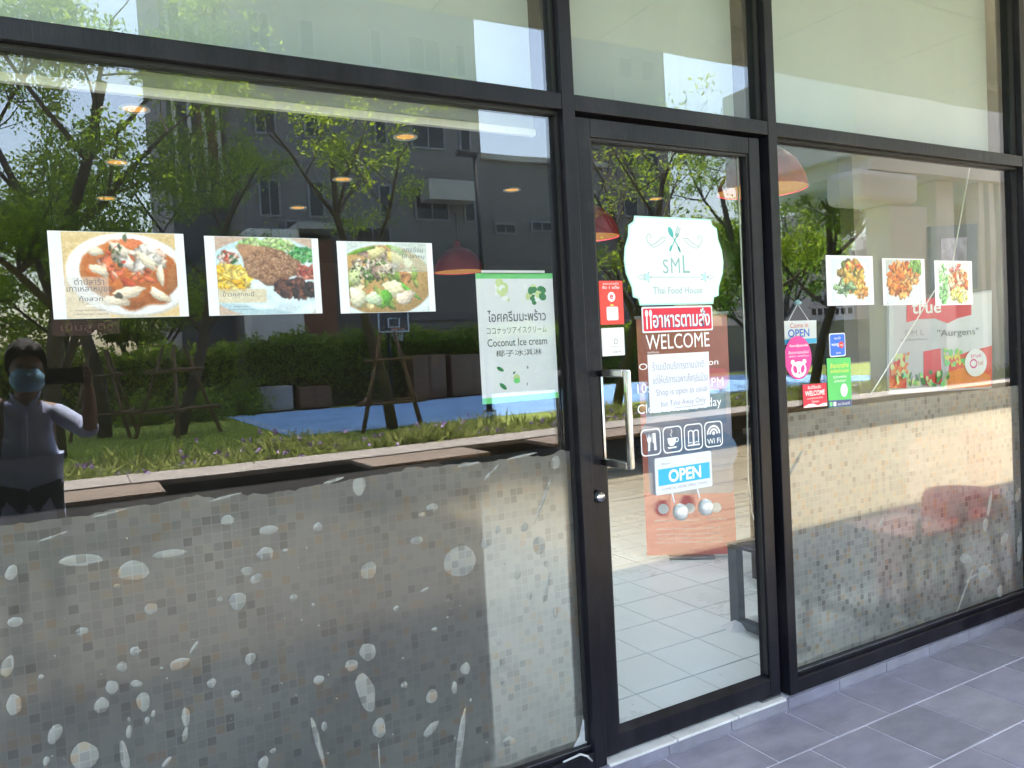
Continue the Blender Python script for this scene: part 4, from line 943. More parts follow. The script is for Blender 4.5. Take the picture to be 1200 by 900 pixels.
# 2: shrimp paste rice plate
s2 = sheet('food_poster', 'landscape poster of a brown rice mound with shredded egg on a pale blue plate', 'poster', .3245, .627, 1.606, 1.8165, 'paper', group=GP, seed=2)
c = Canvas(160, 140, (200, 170, 150))
c.ell(.60, .52, .78, .52, (190, 218, 228), 0, .02, .1); c.ell(.60, .50, .70, .44, (214, 232, 238), 0, .08)
food(c, 160, 21, .58, .10, .34, .09, [(180, 210, 130), (150, 195, 110), (205, 220, 160)], .02, .05)
food(c, 150, 22, 1.02, .22, .18, .10, [(60, 150, 70), (90, 175, 90), (40, 120, 60), (150, 200, 140)], .015, .035)
food(c, 200, 23, .16, .52, .22, .16, [(250, 200, 60), (245, 180, 40), (252, 215, 110)], .02, .06)
food(c, 70, 24, .13, .26, .12, .07, [(190, 60, 50), (60, 110, 60), (220, 110, 80), (240, 200, 190)], .015, .035)
c.ell(.62, .36, .33, .25, (160, 115, 85), 0, .06, .3); food(c, 700, 25, .62, .36, .30, .22, [(178, 130, 98), (140, 95, 70), (196, 150, 115), (120, 82, 62)], .008, .02, .3)
food(c, 120, 26, .90, .66, .24, .10, [(60, 40, 42), (90, 55, 50), (40, 32, 36), (120, 70, 55)], .03, .08)
food(c, 60, 27, 1.06, .44, .12, .08, [(180, 90, 75), (150, 60, 55), (210, 130, 110)], .02, .06)
c.rect(0, .55, .66, .84, (222, 200, 160), .8); c.noise(3, 2, 2)
c.build(s2, .3245+.026, .627-.019, 1.607, 1.8155, y0-.0006)
text('ข้าวคลุกกะปิ', .362, .442, 1.652, 1.670, y0-.001, M['ink'], s2); text('อร่อย ราคา', .388, .428, 1.6275, 1.632, y0-.001, M['ink'], s2); text('รสชาติต้นตำรับ ทุกวัน', .374, .446, 1.6185, 1.623, y0-.001, M['ink'], s2)
# 3: vegetable curry
s3 = sheet('food_poster', 'landscape poster of green vegetable and chicken stew filling the bowl', 'poster', .680, .976, 1.604, 1.811, 'paper', group=GP, seed=3)
c = Canvas(160, 140, (206, 216, 212)); c.ell(.52, .56, .78, .56, (220, 232, 238), 0, .03); c.ell(.50, .54, .70, .50, (190, 150, 90), 0, .05, .2)
food(c, 60, 31, .45, .52, .52, .40, [(225, 200, 140), (240, 225, 180), (150, 165, 80), (190, 130, 80), (110, 140, 60)], .05, .12)
food(c, 40, 32, .40, .30, .34, .18, [(200, 180, 165), (160, 130, 115), (235, 215, 190)], .04, .10)
for a in ((.40, .14, .11, .09, 0, (240, 224, 160)), (.66, .22, .12, .08, .6, (245, 215, 130)), (.20, .12, .18, .03, -.3, (110, 160, 50)), (.70, .10, .14, .035, .4, (140, 180, 70)), (.10, .46, .09, .13, .2, (225, 235, 170)), (.62, .66, .15, .12, .3, (246, 236, 190)),
          (.12, .78, .13, .12, 0, (244, 238, 200)), (.46, .84, .12, .08, .2, (120, 185, 60)), (.52, .78, .06, .12, 0, (90, 165, 50)), (.86, .70, .15, .035, .7, (100, 175, 60)), (.80, .78, .15, .08, -.5, (240, 218, 195)), (.94, .44, .04, .10, .2, (150, 180, 80)), (.28, .48, .10, .05, .4, (70, 110, 45)), (.34, .80, .10, .10, .2, (215, 232, 190))): c.ell(a[0], a[1], a[2], a[3], a[5], a[4], .12, .4)
food(c, 80, 34, .35, .40, .30, .15, [(60, 60, 40), (235, 215, 200), (90, 130, 50)], .012, .03); c.rect(.62, 1.2, .02, .42, (200, 208, 196), .55); c.noise(4, 3, 2)
c.build(s3, .680+.028, .976-.020, 1.605, 1.810, y0-.0006)
text('แกงอ่อม', .880, .945, 1.782, 1.799, y0-.001, M['ink'], s3); text('ใส่ปลาหมู', .876, .948, 1.761, 1.777, y0-.001, M['ink'], s3); text('เมนูร้าน', .893, .930, 1.733, 1.739, y0-.001, M['ink'], s3); text('พร้อมเสิร์ฟร้อนๆ', .878, .945, 1.723, 1.729, y0-.001, M['ink'], s3)
# right window sheets
s4 = sheet('food_poster', 'stir-fried golden tofu and vegetables on a square white sheet', 'poster', 2.749, 3.051, 1.589, 1.799, 'paper', group=GP, seed=4)
c = Canvas(150, 130, (214, 230, 236)); c.ell(.62, .55, .60, .52, (225, 238, 240), 0, .05)
food(c, 50, 41, .60, .34, .34, .28, [(150, 120, 60), (110, 90, 50), (180, 140, 70), (90, 110, 50)], .05, .12); food(c, 40, 42, .62, .42, .34, .32, [(226, 180, 80), (240, 200, 100), (205, 150, 60)], .05, .12)
food(c, 60, 43, .85, .68, .20, .20, [(235, 190, 90), (215, 160, 70), (200, 120, 60)], .03, .08); food(c, 24, 44, .40, .65, .30, .14, [(90, 130, 90), (150, 180, 130), (70, 100, 60)], .04, .1); food(c, 8, 45, .65, .15, .25, .08, [(230, 110, 60), (220, 90, 50)], .04, .07)
c.noise(4, 4, 2); c.build(s4, 2.749+.03, 3.051-.022, 1.597, 1.790, y0-.0006)
s5 = sheet('food_poster', 'crispy orange fried chicken pieces on a white sheet', 'poster', 3.114, 3.417, 1.584, 1.791, 'paper', group=GP, seed=5)
c = Canvas(150, 130, (190, 196, 196)); c.ell(.55, .62, .70, .50, (214, 222, 224), 0, .05); food(c, 30, 51, .95, .2, .2, .2, [(110, 160, 70), (150, 190, 100)], .05, .12)
food(c, 150, 52, .45, .45, .38, .38, [(232, 140, 60), (215, 110, 45), (240, 170, 90), (190, 90, 40)], .04, .12); food(c, 60, 53, .85, .42, .24, .12, [(225, 140, 70), (150, 120, 90), (240, 180, 110)], .03, .08); c.noise(6, 5, 2)
c.build(s5, 3.114+.022, 3.417-.026, 1.588, 1.786, y0-.0006)
s6 = sheet('food_poster', 'orange noodle salad with green herbs on a white sheet, rightmost of the food sheets', 'poster', 3.490, 3.787, 1.577, 1.785, 'paper', group=GP, seed=6)
c = Canvas(150, 130, (226, 240, 220)); food(c, 60, 61, .18, .5, .18, .45, [(120, 200, 110), (170, 220, 150), (220, 240, 215)], .04, .10); food(c, 110, 62, .72, .45, .32, .30, [(240, 130, 60), (225, 90, 50), (248, 200, 150), (250, 225, 190)], .03, .12); food(c, 60, 63, .75, .78, .3, .18, [(240, 230, 110), (225, 215, 90), (250, 245, 190)], .04, .1); food(c, 30, 64, .6, .12, .3, .1, [(245, 240, 240), (220, 110, 100)], .03, .07)
c.noise(5, 6, 2); c.build(s6, 3.490+.03, 3.787-.025, 1.583, 1.779, y0-.0006)

# ================================================================== coconut ice cream poster (taped inside the glass)
yi = .0062
ic = sheet('ice_cream_poster', 'tall white coconut ice cream poster with green bands taped beside the door frame', 'poster', 1.125, 1.4115, 1.307, 1.722, 'paper_in', y=yi, seed=9)
yq = yi-.0005
def icr(u0, u1, v0, v1): return 1.125+.2865*u0, 1.125+.2865*u1, 1.722-.415*v1, 1.722-.415*v0
a = icr(0, 1, 0, .042); MB().box(a[0], a[1], yq-.0002, yq, a[2], a[3]).build('green_band', M['green'], ic)
a = icr(0, 1, .955, 1); MB().box(a[0], a[1], yq-.0002, yq, a[2], a[3]).build('green_band', M['green'], ic)
a = icr(.12, .88, .285, .375); text('ไอศครีมมะพร้าว', *a, yq-.0002, M['ink'], ic, bold=.012)
a = icr(.10, .88, .415, .47); text('ココナッツアイスクリーム', *a, yq-.0002, M['ink'], ic)
a = icr(.10, .88, .505, .565); text('Coconut Ice cream', *a, yq-.0002, M['ink'], ic, bold=.006)
a = icr(.20, .80, .595, .645); text('椰子冰淇淋', *a, yq-.0002, M['ink'], ic)
g = random.Random(3)
for u, v, n_, cols, sp in ((.33, .14, 14, ('lime', 'lime', 'vinyl'), .055), (.74, .16, 22, ('lime', 'darkgreen', 'vinyl', 'darkgreen', 'lime'), .075)):
    for i in range(n_):
        uu, vv = u+g.gauss(0, sp*.7), v+g.gauss(0, sp*.55); s = g.uniform(.008, .018); a = icr(uu, uu, vv, vv)
        MB().poly(ell(a[0], a[2], s, s*g.uniform(.5, .9), 10, g.uniform(0, 3)), yq-.0003-.00002*i).build('printed_flower', M[g.choice(cols)], ic)
for u, v, rx, rz, ro, mm in ((.245, .74, .014, .006, -.5, 'darkgreen'), (.27, .875, .016, .007, -.7, 'darkgreen'), (.45, .82, .013, .014, 0, 'lime'), (.45, .838, .012, .009, 0, 'green'), (.42, .775, .006, .003, .6, 'darkgreen'), (.60, .74, .003, .005, .2, 'inkfaint'), (.585, .87, .002, .006, -.2, 'inkfaint')):
    a = icr(u, u, v, v); MB().poly(ell(a[0], a[2], rx, rz, 12, ro), yq-.0004-.0002*(mm == 'green')).build('printed_leaf', M[mm], ic)
M['tape'] = pm('clear_tape', (.45, .46, .47), .2)
MB().box(1.14, 1.375, -.0048, -.0044, 1.722, 1.730).build('tape', M['tape'], ic)

# ================================================================== signs and stickers on the door glass
yd = -.0062
def gear(cx, cz, k=1.0):
    """plaque outline: stepped corners, bulging sides"""
    top = [(-.190, .158), (.190, .158), (.200, .140), (.220, .126), (.224, .086)]
    r = [(.224, .086), (.242, .045), (.248, 0), (.242, -.045), (.218, -.095), (.214, -.128), (.190, -.134), (.184, -.158)]
    pts = [(.19, .158), (.196, .138), (.220, .124)]+r
    L = [(-x, z) for x, z in pts[::-1]]
    return [(cx+x*k*.95, cz+z*(k if k == 1 else (.158*k-.0)/.158)) for x, z in pts+L]
cx, cz = 1.938, 1.766
lg = tag(MB().poly(gear(cx, cz, 1), yd, yd+.0005).build('logo_sign', M['mint']), 'white plaque-shaped restaurant logo sign with mint edge on the glass door', 'sign')
q = gear(cx, cz, 1); q = [(cx+(p[0]-cx)*.982, cz+(p[1]-cz)*.966) for p in q]; MB().poly(q, yd-.0006).build('white_face', M['paper'], lg)
yl = yd-.0010
mb = MB()   # crossed spoon and fork
mb.poly(ell(cx-.018, cz+.105, .010, .020, 16, .45), yl); stroke(mb, [(cx-.012, cz+.092), (cx+.022, cz+.040)], .004, yl); mb.poly(ell(cx+.018, cz+.044, .005, .014, 10, .45), yl); mb.poly(ell(cx-.021, cz+.046, .005, .014, 10, -.45), yl)
stroke(mb, [(cx+.010, cz+.092), (cx-.022, cz+.042)], .004, yl-.0001); mb.build('crossed_cutlery', M['teal'], lg)
mb = MB()
for k in (-1, 0, 1): stroke(mb, [(cx+.008+.006*k, cz+.092-.003*k), (cx+.022+.006*k, cz+.124-.004*k)], .003, yl)
mb.poly(ell(cx+.011, cz+.094, .009, .008, 10), yl-.0001); mb.build('fork_head', M['tealpale'], lg)
mb = MB()
for s in (-1, 1):
    pts = [(cx+s*(.040+.0), cz+.082), (cx+s*.060, cz+.084), (cx+s*.085, cz+.066), (cx+s*.108, cz+.056), (cx+s*.126, cz+.066), (cx+s*.132, cz+.082), (cx+s*.122, cz+.096), (cx+s*.110, cz+.090), (cx+s*.114, cz+.080)]
    stroke(mb, pts, .0026, yl); stroke(mb, [(cx+s*.045, cz+.076), (cx+s*.070, cz+.058), (cx+s*.10, cz+.048), (cx+s*.120, cz+.055)], .0022, yl-.0001)
    stroke(mb, [(cx+s*.145, cz-.058), (cx+s*.165, cz-.050), (cx+s*.18, cz-.058), (cx+s*.165, cz-.066), (cx+s*.145, cz-.058)], .0022, yl)
    for k in range(5): t = k*1.256; stroke(mb, [(cx+s*.135, cz-.058), (cx+s*.135+.022*math.cos(t), cz-.058+.020*math.sin(t))], .004, yl-.0002)
stroke(mb, [(cx-.118, cz-.058), (cx+.118, cz-.058)], .002, yl); mb.build('flourish', M['tealpale'], lg)
for s in (-1, 1): MB().poly(ell(cx+s*.135, cz-.058, .009, .014, 12), yl-.0003).build('leaf_ornament', M['mint'], lg)
text('S', cx-.062, cx-.036, cz-.045, cz+.006, yl, M['tealpale'], lg); text('M', cx-.024, cx+.018, cz-.043, cz+.012, yl, M['tealpale'], lg); text('L', cx+.032, cx+.066, cz-.043, cz+.022, yl, M['tealpale'], lg)
text('Thai Food House', cx-.112, cx+.122, cz-.118, cz-.094, yl, M['tealpale'], lg)
# red made-to-order plate
rp = tag(MB().poly(rrect(1.770, 2.106, 1.5095, 1.6025, .006), yd, yd+.0005).build('menu_sign', M['paper']), 'red sign with white outlined Thai lettering and cutlery under the logo', 'sign')
MB().poly(rrect(1.776, 2.100, 1.5155, 1.5965, .006), yd-.0006).build('red_field', M['red'], rp)
text('อาหารตามสั่ง', 1.821, 2.094, 1.524, 1.596, yd-.0009, M['navy'], rp, name='letter_shadow', bold=.03)
text('อาหารตามสั่ง', 1.818, 2.091, 1.527, 1.5945, yd-.0014, M['vinyl'], rp, bold=.016)
mb = MB()
for x in (1.791, 1.809): mb.poly(ell(x, 1.579, .007, .013, 14), yd-.0012); stroke(mb, [(x, 1.572), (x, 1.523)], .006, yd-.0013)
mb.build('cutlery_emblem', M['vinyl'], rp)
# vinyl lettering: part of the door
def dtext(*a, **k):
    o = text(*a, **k); o.location = -DL; return o
dtext('WELCOME', 1.784, 2.087, 1.449, 1.503, yd+.0014, M['vinyl'], door)
dtext('ยินดีต้อนรับ', 1.79, 1.842, 1.436, 1.444, yd+.0014, M['vinyl'], door)
dtext('Open : Tue - Mon', 1.748, 2.127, 1.372, 1.402, yd+.0014, M['vinyl'], door)
dtext('10:30 AM - 8:00 PM', 1.737, 2.149, 1.297, 1.331, yd+.0014, M['vinyl'], door)
dtext('Closed on Tuesday', 1.733, 2.134, 1.213, 1.257, yd+.0014, M['vinyl'], door)
yv = yd+.0014
for k in range(4):   # amenity pictograms
    x0 = 1.741+.1005*k; mb = MB(); ring(mb, rrect(x0, x0+.091, 1.070, 1.167, .018), .0042, yv)
    xc, zc = x0+.0455, 1.118
    if k == 0:
        mb.poly([(xc-.020, 1.148), (xc-.016, 1.122), (xc-.012, 1.118), (xc-.014, 1.088), (xc-.006, 1.088), (xc-.004, 1.118), (xc+.001, 1.122), (xc+.003, 1.148), (xc-.003, 1.130), (xc-.008, 1.150), (xc-.013, 1.130)], yv)
        mb.poly([(xc+.008, 1.150), (xc+.022, 1.150), (xc+.024, 1.088), (xc+.014, 1.088), (xc+.014, 1.115), (xc+.008, 1.115)], yv)
    if k == 1:
        mb.poly([(xc-.024, 1.125), (xc+.016, 1.125), (xc+.013, 1.106), (xc+.004, 1.096), (xc-.012, 1.096), (xc-.021, 1.106)], yv); ring(mb, ell(xc+.019, 1.116, .010, .009, 14), .0035, yv-.0001)
        mb.poly([(xc-.026, 1.092), (xc+.020, 1.092), (xc+.014, 1.086), (xc-.02, 1.086)], yv); stroke(mb, [(xc-.004, 1.130), (xc-.009, 1.138), (xc-.001, 1.146), (xc-.005, 1.155)], .003, yv)
    if k == 2:
        for s in (-1, 1): ring(mb, [(xc, 1.090), (xc, 1.140), (xc+s*.012, 1.145), (xc+s*.026, 1.141), (xc+s*.026, 1.094), (xc+s*.012, 1.098)], .004, yv)
        stroke(mb, [(xc-.030, 1.088), (xc+.030, 1.088)], .005, yv-.0001)
    if k == 3:
        for r_ in (.030, .018): stroke(mb, [(xc+r_*math.cos(t), 1.119+r_*math.sin(t)) for t in [math.pi*i/12 for i in range(13)]], .0072, yv)
        mb.poly(ell(xc, 1.122, .007, .007, 12), yv)
    o = mb.build('pictogram', M['vinyl'], door); o.location = -DL
dtext('Wi Fi', 1.741+.3015+.012, 1.741+.3015+.080, 1.083, 1.103, yv, M['vinyl'], door, bold=.01)
# handwritten notice
hn = MB(); pts = [(1.786, 1.432), (2.078, 1.430), (2.073, 1.224)]
n = 26
for i in range(1, n): pts.append((2.073-(2.073-1.786)*i/n, 1.222+.002*(i % 2)-.0015*((i//2) % 2)))
pts.append((1.786, 1.222)); hn.poly(pts[::-1], yd-.0018, yd-.0013)
hs = tag(hn.build('handwritten_notice', M['paper']), 'white handwritten take-away notice taped over the opening hours', 'notice')
for i, (t_, a, b, z0_, z1_) in enumerate((('ร้านเปิดบริการตามปกติ', 1.806, 2.052, 1.374, 1.404), ('แต่ให้บริการเฉพาะสั่งกลับบ้าน', 1.806, 2.066, 1.326, 1.356), ('Shop is open as usual', 1.818, 2.062, 1.276, 1.306), ('but Take Away Only', 1.838, 2.052, 1.237, 1.262))):
    text(t_, a, b, z0_, z1_, yd-.0022, M['pen'], hs, name='handwriting', bold=-.012, rot=.004*(i-1))
mb = MB(); stroke(mb, [(1.90, 1.2325), (1.98, 1.2335), (2.045, 1.236)], .0014, yd-.0022); stroke(mb, [(2.0, 1.3235), (2.064, 1.3245)], .0014, yd-.0022); mb.build('underline', M['pen'], hs)
# hanging OPEN sign with two bells
os_ = tag(MB().poly(rrect(1.793, 2.065, .925, 1.059, .008), yd-.006, yd-.0015).build('open_sign', M['paper'], bevel=.0008), 'white plastic OPEN sign with blue band and two bells on the door', 'sign')
MB().poly([(1.806, .958), (2.053, .958), (2.053, 1.018), (1.806, 1.018)], yd-.0066).build('blue_band', M['cyan'], os_)
text('OPEN', 1.853, 2.009, .965, 1.012, yd-.0072, M['vinyl'], os_, bold=.03); text('Welcome', 1.822, 1.862, 1.032, 1.040, yd-.0066, M['inkfaint'], os_); text("COME IN, WE'RE OPEN TODAY", 1.822, 2.04, .938, .948, yd-.0066, M['inkfaint'], os_)
for x in (1.868, 1.990):
    MB().tube([(x, yd-.004, .925), (x+.002, yd-.012, .890)], .0028, 6).build('bell_cord', M['paper'], os_)
    MB().lathe([(.0005, .893), (.007, .891), (.018, .886), (.026, .874), (.028, .859), (.025, .845), (.015, .834), (.0005, .831)], x, yd-.045, 20).build('bell', M['bellm'], os_, True)
mb = MB(); ring(mb, rrect(2.060, 2.075, .90, 1.045, .004), .0008, yd-.004)
# red payment stickers
pr = tag(MB().poly(rrect(1.590, 1.691, 1.5445, 1.6955, .004), yd, yd+.0004).build('payment_sticker', M['red2']), 'tall red payment sticker with two white emblems by the door stile', 'sticker')
text('สแกนจ่ายที่นี่', 1.607, 1.674, 1.682, 1.690, yd-.0004, M['vinyl'], pr); text('รับ 1 แต้ม', 1.604, 1.676, 1.668, 1.679, yd-.0004, M['vinyl'], pr, bold=.01)
MB().poly(ell(1.641, 1.640, .016, .017), yd-.0004).build('emblem_disc', M['vinyl'], pr); text('e', 1.634, 1.648, 1.632, 1.648, yd-.0008, M['red'], pr, bold=.02); MB().poly(rrect(1.617, 1.667, 1.559, 1.606, .006), yd-.0004).build('white_square', M['paper'], pr)
MB().poly(ell(1.641, 1.611, .008, .003), yd-.0005).build('yellow_mark', M['yellow'], pr)
wq = tag(MB().poly(rrect(1.591, 1.688, 1.436, 1.533, .003), yd, yd+.0004).build('white_sticker', M['paper_in']), 'small white square sticker under the red payment sticker', 'sticker')
text('D', 1.643, 1.660, 1.476, 1.495, yd-.0004, M['inkfaint'], wq); text('สแกน', 1.63, 1.662, 1.466, 1.471, yd-.0004, M['inkfaint'], wq); text('LINE PAY', 1.638, 1.672, 1.446, 1.452, yd-.0004, M['ink'], wq)
# ---- stickers right of the door
so_ = tag(MB().poly([(2.484, 1.438), (2.690, 1.437), (2.693, 1.532), (2.487, 1.534)], yi, yi+.003).build('open_sign', M['paper_in']), 'small white and blue OPEN sign hung on a string behind the right window', 'sign')
text('Come in', 2.536, 2.642, 1.504, 1.524, yi-.0004, M['red2'], so_); text('OPEN', 2.522, 2.648, 1.466, 1.499, yi-.0004, M['blue'], so_, bold=.02); MB().poly([(2.485, 1.439), (2.689, 1.438), (2.690, 1.458), (2.485, 1.459)], yi-.0004).build('blue_band', M['cyan'], so_)
MB().tube([(2.530, .008, 1.532), (2.590, .010, 1.602), (2.650, .008, 1.531)], .0016, 5).build('string', M['paper_in'], so_); MB().lathe([(.0005, 1.596), (.013, 1.598), (.016, 1.608), (.006, 1.616), (.0005, 1.618)], 2.590, .010, 14).build('suction_hook', M['tealpale'], so_, True)
pk = tag(MB().poly([p for p in ell(2.562, 1.383, .079, .088, 32)], yd, yd+.0004).build('delivery_sticker', M['pink']), 'pink egg-shaped delivery sticker with a white bear-like logo', 'sticker')
text('foodpanda', 2.514, 2.622, 1.424, 1.438, yd-.0004, M['vinyl'], pk, bold=.008); text('สั่งอาหารออนไลน์', 2.506, 2.624, 1.399, 1.412, yd-.0004, M['vinyl'], pk); text('ส่งไว ถึงบ้าน', 2.508, 2.622, 1.386, 1.394, yd-.0004, M['vinyl'], pk)
MB().poly(ell(2.563, 1.335, .044, .033, 24), yd-.0004).build('logo_head', M['vinyl'], pk)
mb = MB()
for s in (-1, 1): mb.poly(ell(2.563+s*.034, 1.366, .012, .010, 12), yd-.0004)
mb.build('logo_ear', M['vinyl'], pk); mb = MB()
for s in (-1, 1): mb.poly(ell(2.563+s*.022, 1.336, .011, .017, 14, s*-.4), yd-.0008)
mb.poly(ell(2.563, 1.321, .006, .004, 10), yd-.0008); mb.build('logo_patch', M['pink'], pk)
bs = tag(MB().poly(rrect(2.752, 2.853, 1.375, 1.474, .010), yd, yd+.0004).build('review_sticker', M['paper']), 'small blue rounded sticker with white edge and red dot', 'sticker')
MB().poly(rrect(2.757, 2.848, 1.380, 1.469, .008), yd-.0004).build('blue_field', M['blue'], bs); MB().poly(ell(2.826, 1.424, .016, .014), yd-.0008).build('red_dot', M['red2'], bs)
text('แนะนำ', 2.783, 2.822, 1.448, 1.460, yd-.0008, M['vinyl'], bs); text('wong', 2.764, 2.810, 1.416, 1.431, yd-.0008, M['vinyl'], bs, bold=.01); text('nai', 2.816, 2.836, 1.419, 1.429, yd-.0012, M['vinyl'], bs); text('2020', 2.790, 2.82, 1.387, 1.394, yd-.0008, M['vinyl'], bs)
gs = tag(MB().poly([(2.734, 1.165), (2.881, 1.160), (2.882, 1.368), (2.732, 1.372)], yd, yd+.0004).build('delivery_sticker', M['green2']), 'tall green delivery sticker with yellow headline and navy foot strip', 'sticker')
MB().poly([(2.734, 1.166), (2.880, 1.161), (2.880, 1.190), (2.734, 1.195)], yd-.0004).build('navy_strip', M['navy'], gs)
text('สั่งอาหารง่าย', 2.752, 2.866, 1.328, 1.350, yd-.0004, M['yellow'], gs, bold=.01); text('ส่งถึงบ้านคุณ', 2.752, 2.866, 1.304, 1.324, yd-.0004, M['yellow'], gs, bold=.01); text('รับส่วนลดพิเศษ', 2.768, 2.852, 1.285, 1.298, yd-.0004, M['vinyl'], gs); text('เมื่อสั่งครั้งแรก', 2.772, 2.846, 1.268, 1.280, yd-.0004, M['vinyl'], gs)
MB().poly(ell(2.834, 1.232, .022, .028), yd-.0004).build('white_oval', M['vinyl'], gs); text('สแกน รับส่วนลดทันที', 2.79, 2.868, 1.170, 1.184, yd-.0008, M['vinyl'], gs); MB().poly(rrect(2.740, 2.758, 1.170, 1.188, .003), yd-.0008).build('icon', M['green'], gs); MB().poly(rrect(2.763, 2.781, 1.169, 1.187, .002), yd-.0008).build('white_square', M['paper'], gs)
ws = tag(MB().poly([(2.582, 1.176), (2.725, 1.173), (2.725, 1.270), (2.581, 1.272)], yd, yd+.0004).build('welcome_sticker', M['red']), 'red WELCOME sticker with white wave at the foot, beside the green one', 'sticker')
text('ยินดีต้อนรับ', 2.612, 2.690, 1.251, 1.266, yd-.0004, M['vinyl'], ws, bold=.01); text('WELCOME', 2.594, 2.712, 1.223, 1.244, yd-.0004, M['vinyl'], ws, bold=.02); text('สแกนเช็คอินก่อนเข้าร้าน', 2.606, 2.700, 1.209, 1.217, yd-.0004, M['vinyl'], ws); text('ไทยชนะ', 2.632, 2.676, 1.194, 1.204, yd-.0004, M['vinyl'], ws)
MB().poly([(2.583, 1.177), (2.724, 1.174), (2.724, 1.187), (2.700, 1.188), (2.668, 1.181), (2.640, 1.190), (2.612, 1.190), (2.583, 1.181)], yd-.0006).build('white_wave', M['vinyl'], ws)

# plastic stools standing on the porch beside the right window, seen only as reflections in its film
def stool(label, x, y, w, h, mat, rz, rnd_top):
    t = thing('plastic_stool', label, 'stool', (x, y, .003), rz, 'plastic stools on the porch')
    a, b = w/2, w/2*.84; v = []
    for k, (z, q) in enumerate(((0.0, a), (h*.55, (a+b)/2), (h*.93, b), (h, b*.86))):
        v += [(q*math.cos(R(22.5+45*i))*(1 if rnd_top else 1.22), q*math.sin(R(22.5+45*i))*(1 if rnd_top else 1.22), z) for i in range(8)]
    f = [(j*8+i, j*8+(i+1) % 8, j*8+8+(i+1) % 8, j*8+8+i) for j in range(3) for i in range(8)]+[tuple(range(24, 32))]
    MB().add(v, f).build('body', M[mat], t, bevel=.01)
    MB().lathe([(.001, h+.001), (b*.5, h+.001), (b*.55, h+.006), (b*.5, h+.010), (.001, h+.010)], 0, 0, 16).build('seat_boss', M[mat], t)
stool('red plastic stool mirrored at the right end of the mosaic film', 4.42, -.46, .44, .53, 'red_plastic', .2, False)
stool('pale pink rounded stool next to the red one, mirrored in the film', 3.98, -.50, .40, .42, 'pink_plastic', 0, True)

# ================================================================== the photographer, mirrored in the glass
M['skin'] = pm('skin', (0.30, 0.165, 0.105), 0.55, 0, .08, 12)
M['shirt'] = pm('blue_grey_shirt', (0.55, 0.62, 0.88), 0.8, 0, .12, 8, .25, 18)
M['trouser'] = pm('dark_navy_trousers', (0.018, 0.020, 0.032), 0.85, 0, .2, 9, .2, 20)
M['hair'] = pm('black_hair', (0.014, 0.012, 0.011), 0.75, 0, .3, 40, .4, 120)
M['mask'] = pm('blue_face_mask', (0.20, 0.40, 0.58), 0.75, 0, .06, 10, .2, 60)
M['strap'] = pm('brown_strap', (0.10, 0.060, 0.045), 0.7, 0, .15, 20)
M['shoe'] = pm('dark_shoe', (0.02, 0.02, 0.02), 0.5)
def skin(name, joints, edges, mat, parent, root=0, sub=2):
    names = list(joints); me = bpy.data.meshes.new(name)
    me.from_pydata([joints[k][0] for k in names], [(names.index(a), names.index(b)) for a, b in edges], []); me.update()
    o = obj(name, me, mat, parent); md = o.modifiers.new('skin', 'SKIN'); md.use_smooth_shade = True; md.branch_smoothing = .6
    for i, k in enumerate(names):
        r = joints[k][1]; v = me.skin_vertices[0].data[i]; v.radius = r if isinstance(r, tuple) else (r, r); v.use_root = (i == root)
    sb = o.modifiers.new('subdivision', 'SUBSURF'); sb.levels = sb.render_levels = sub
    return o
pe = thing('person', 'person in blue-grey shirt and face mask holding up a phone, mirrored in the window', 'person', (-.24, -2.72, 0))
off = Vector((-.24, -2.72, 0))
def w2(*p): return tuple(Vector(p)-off)
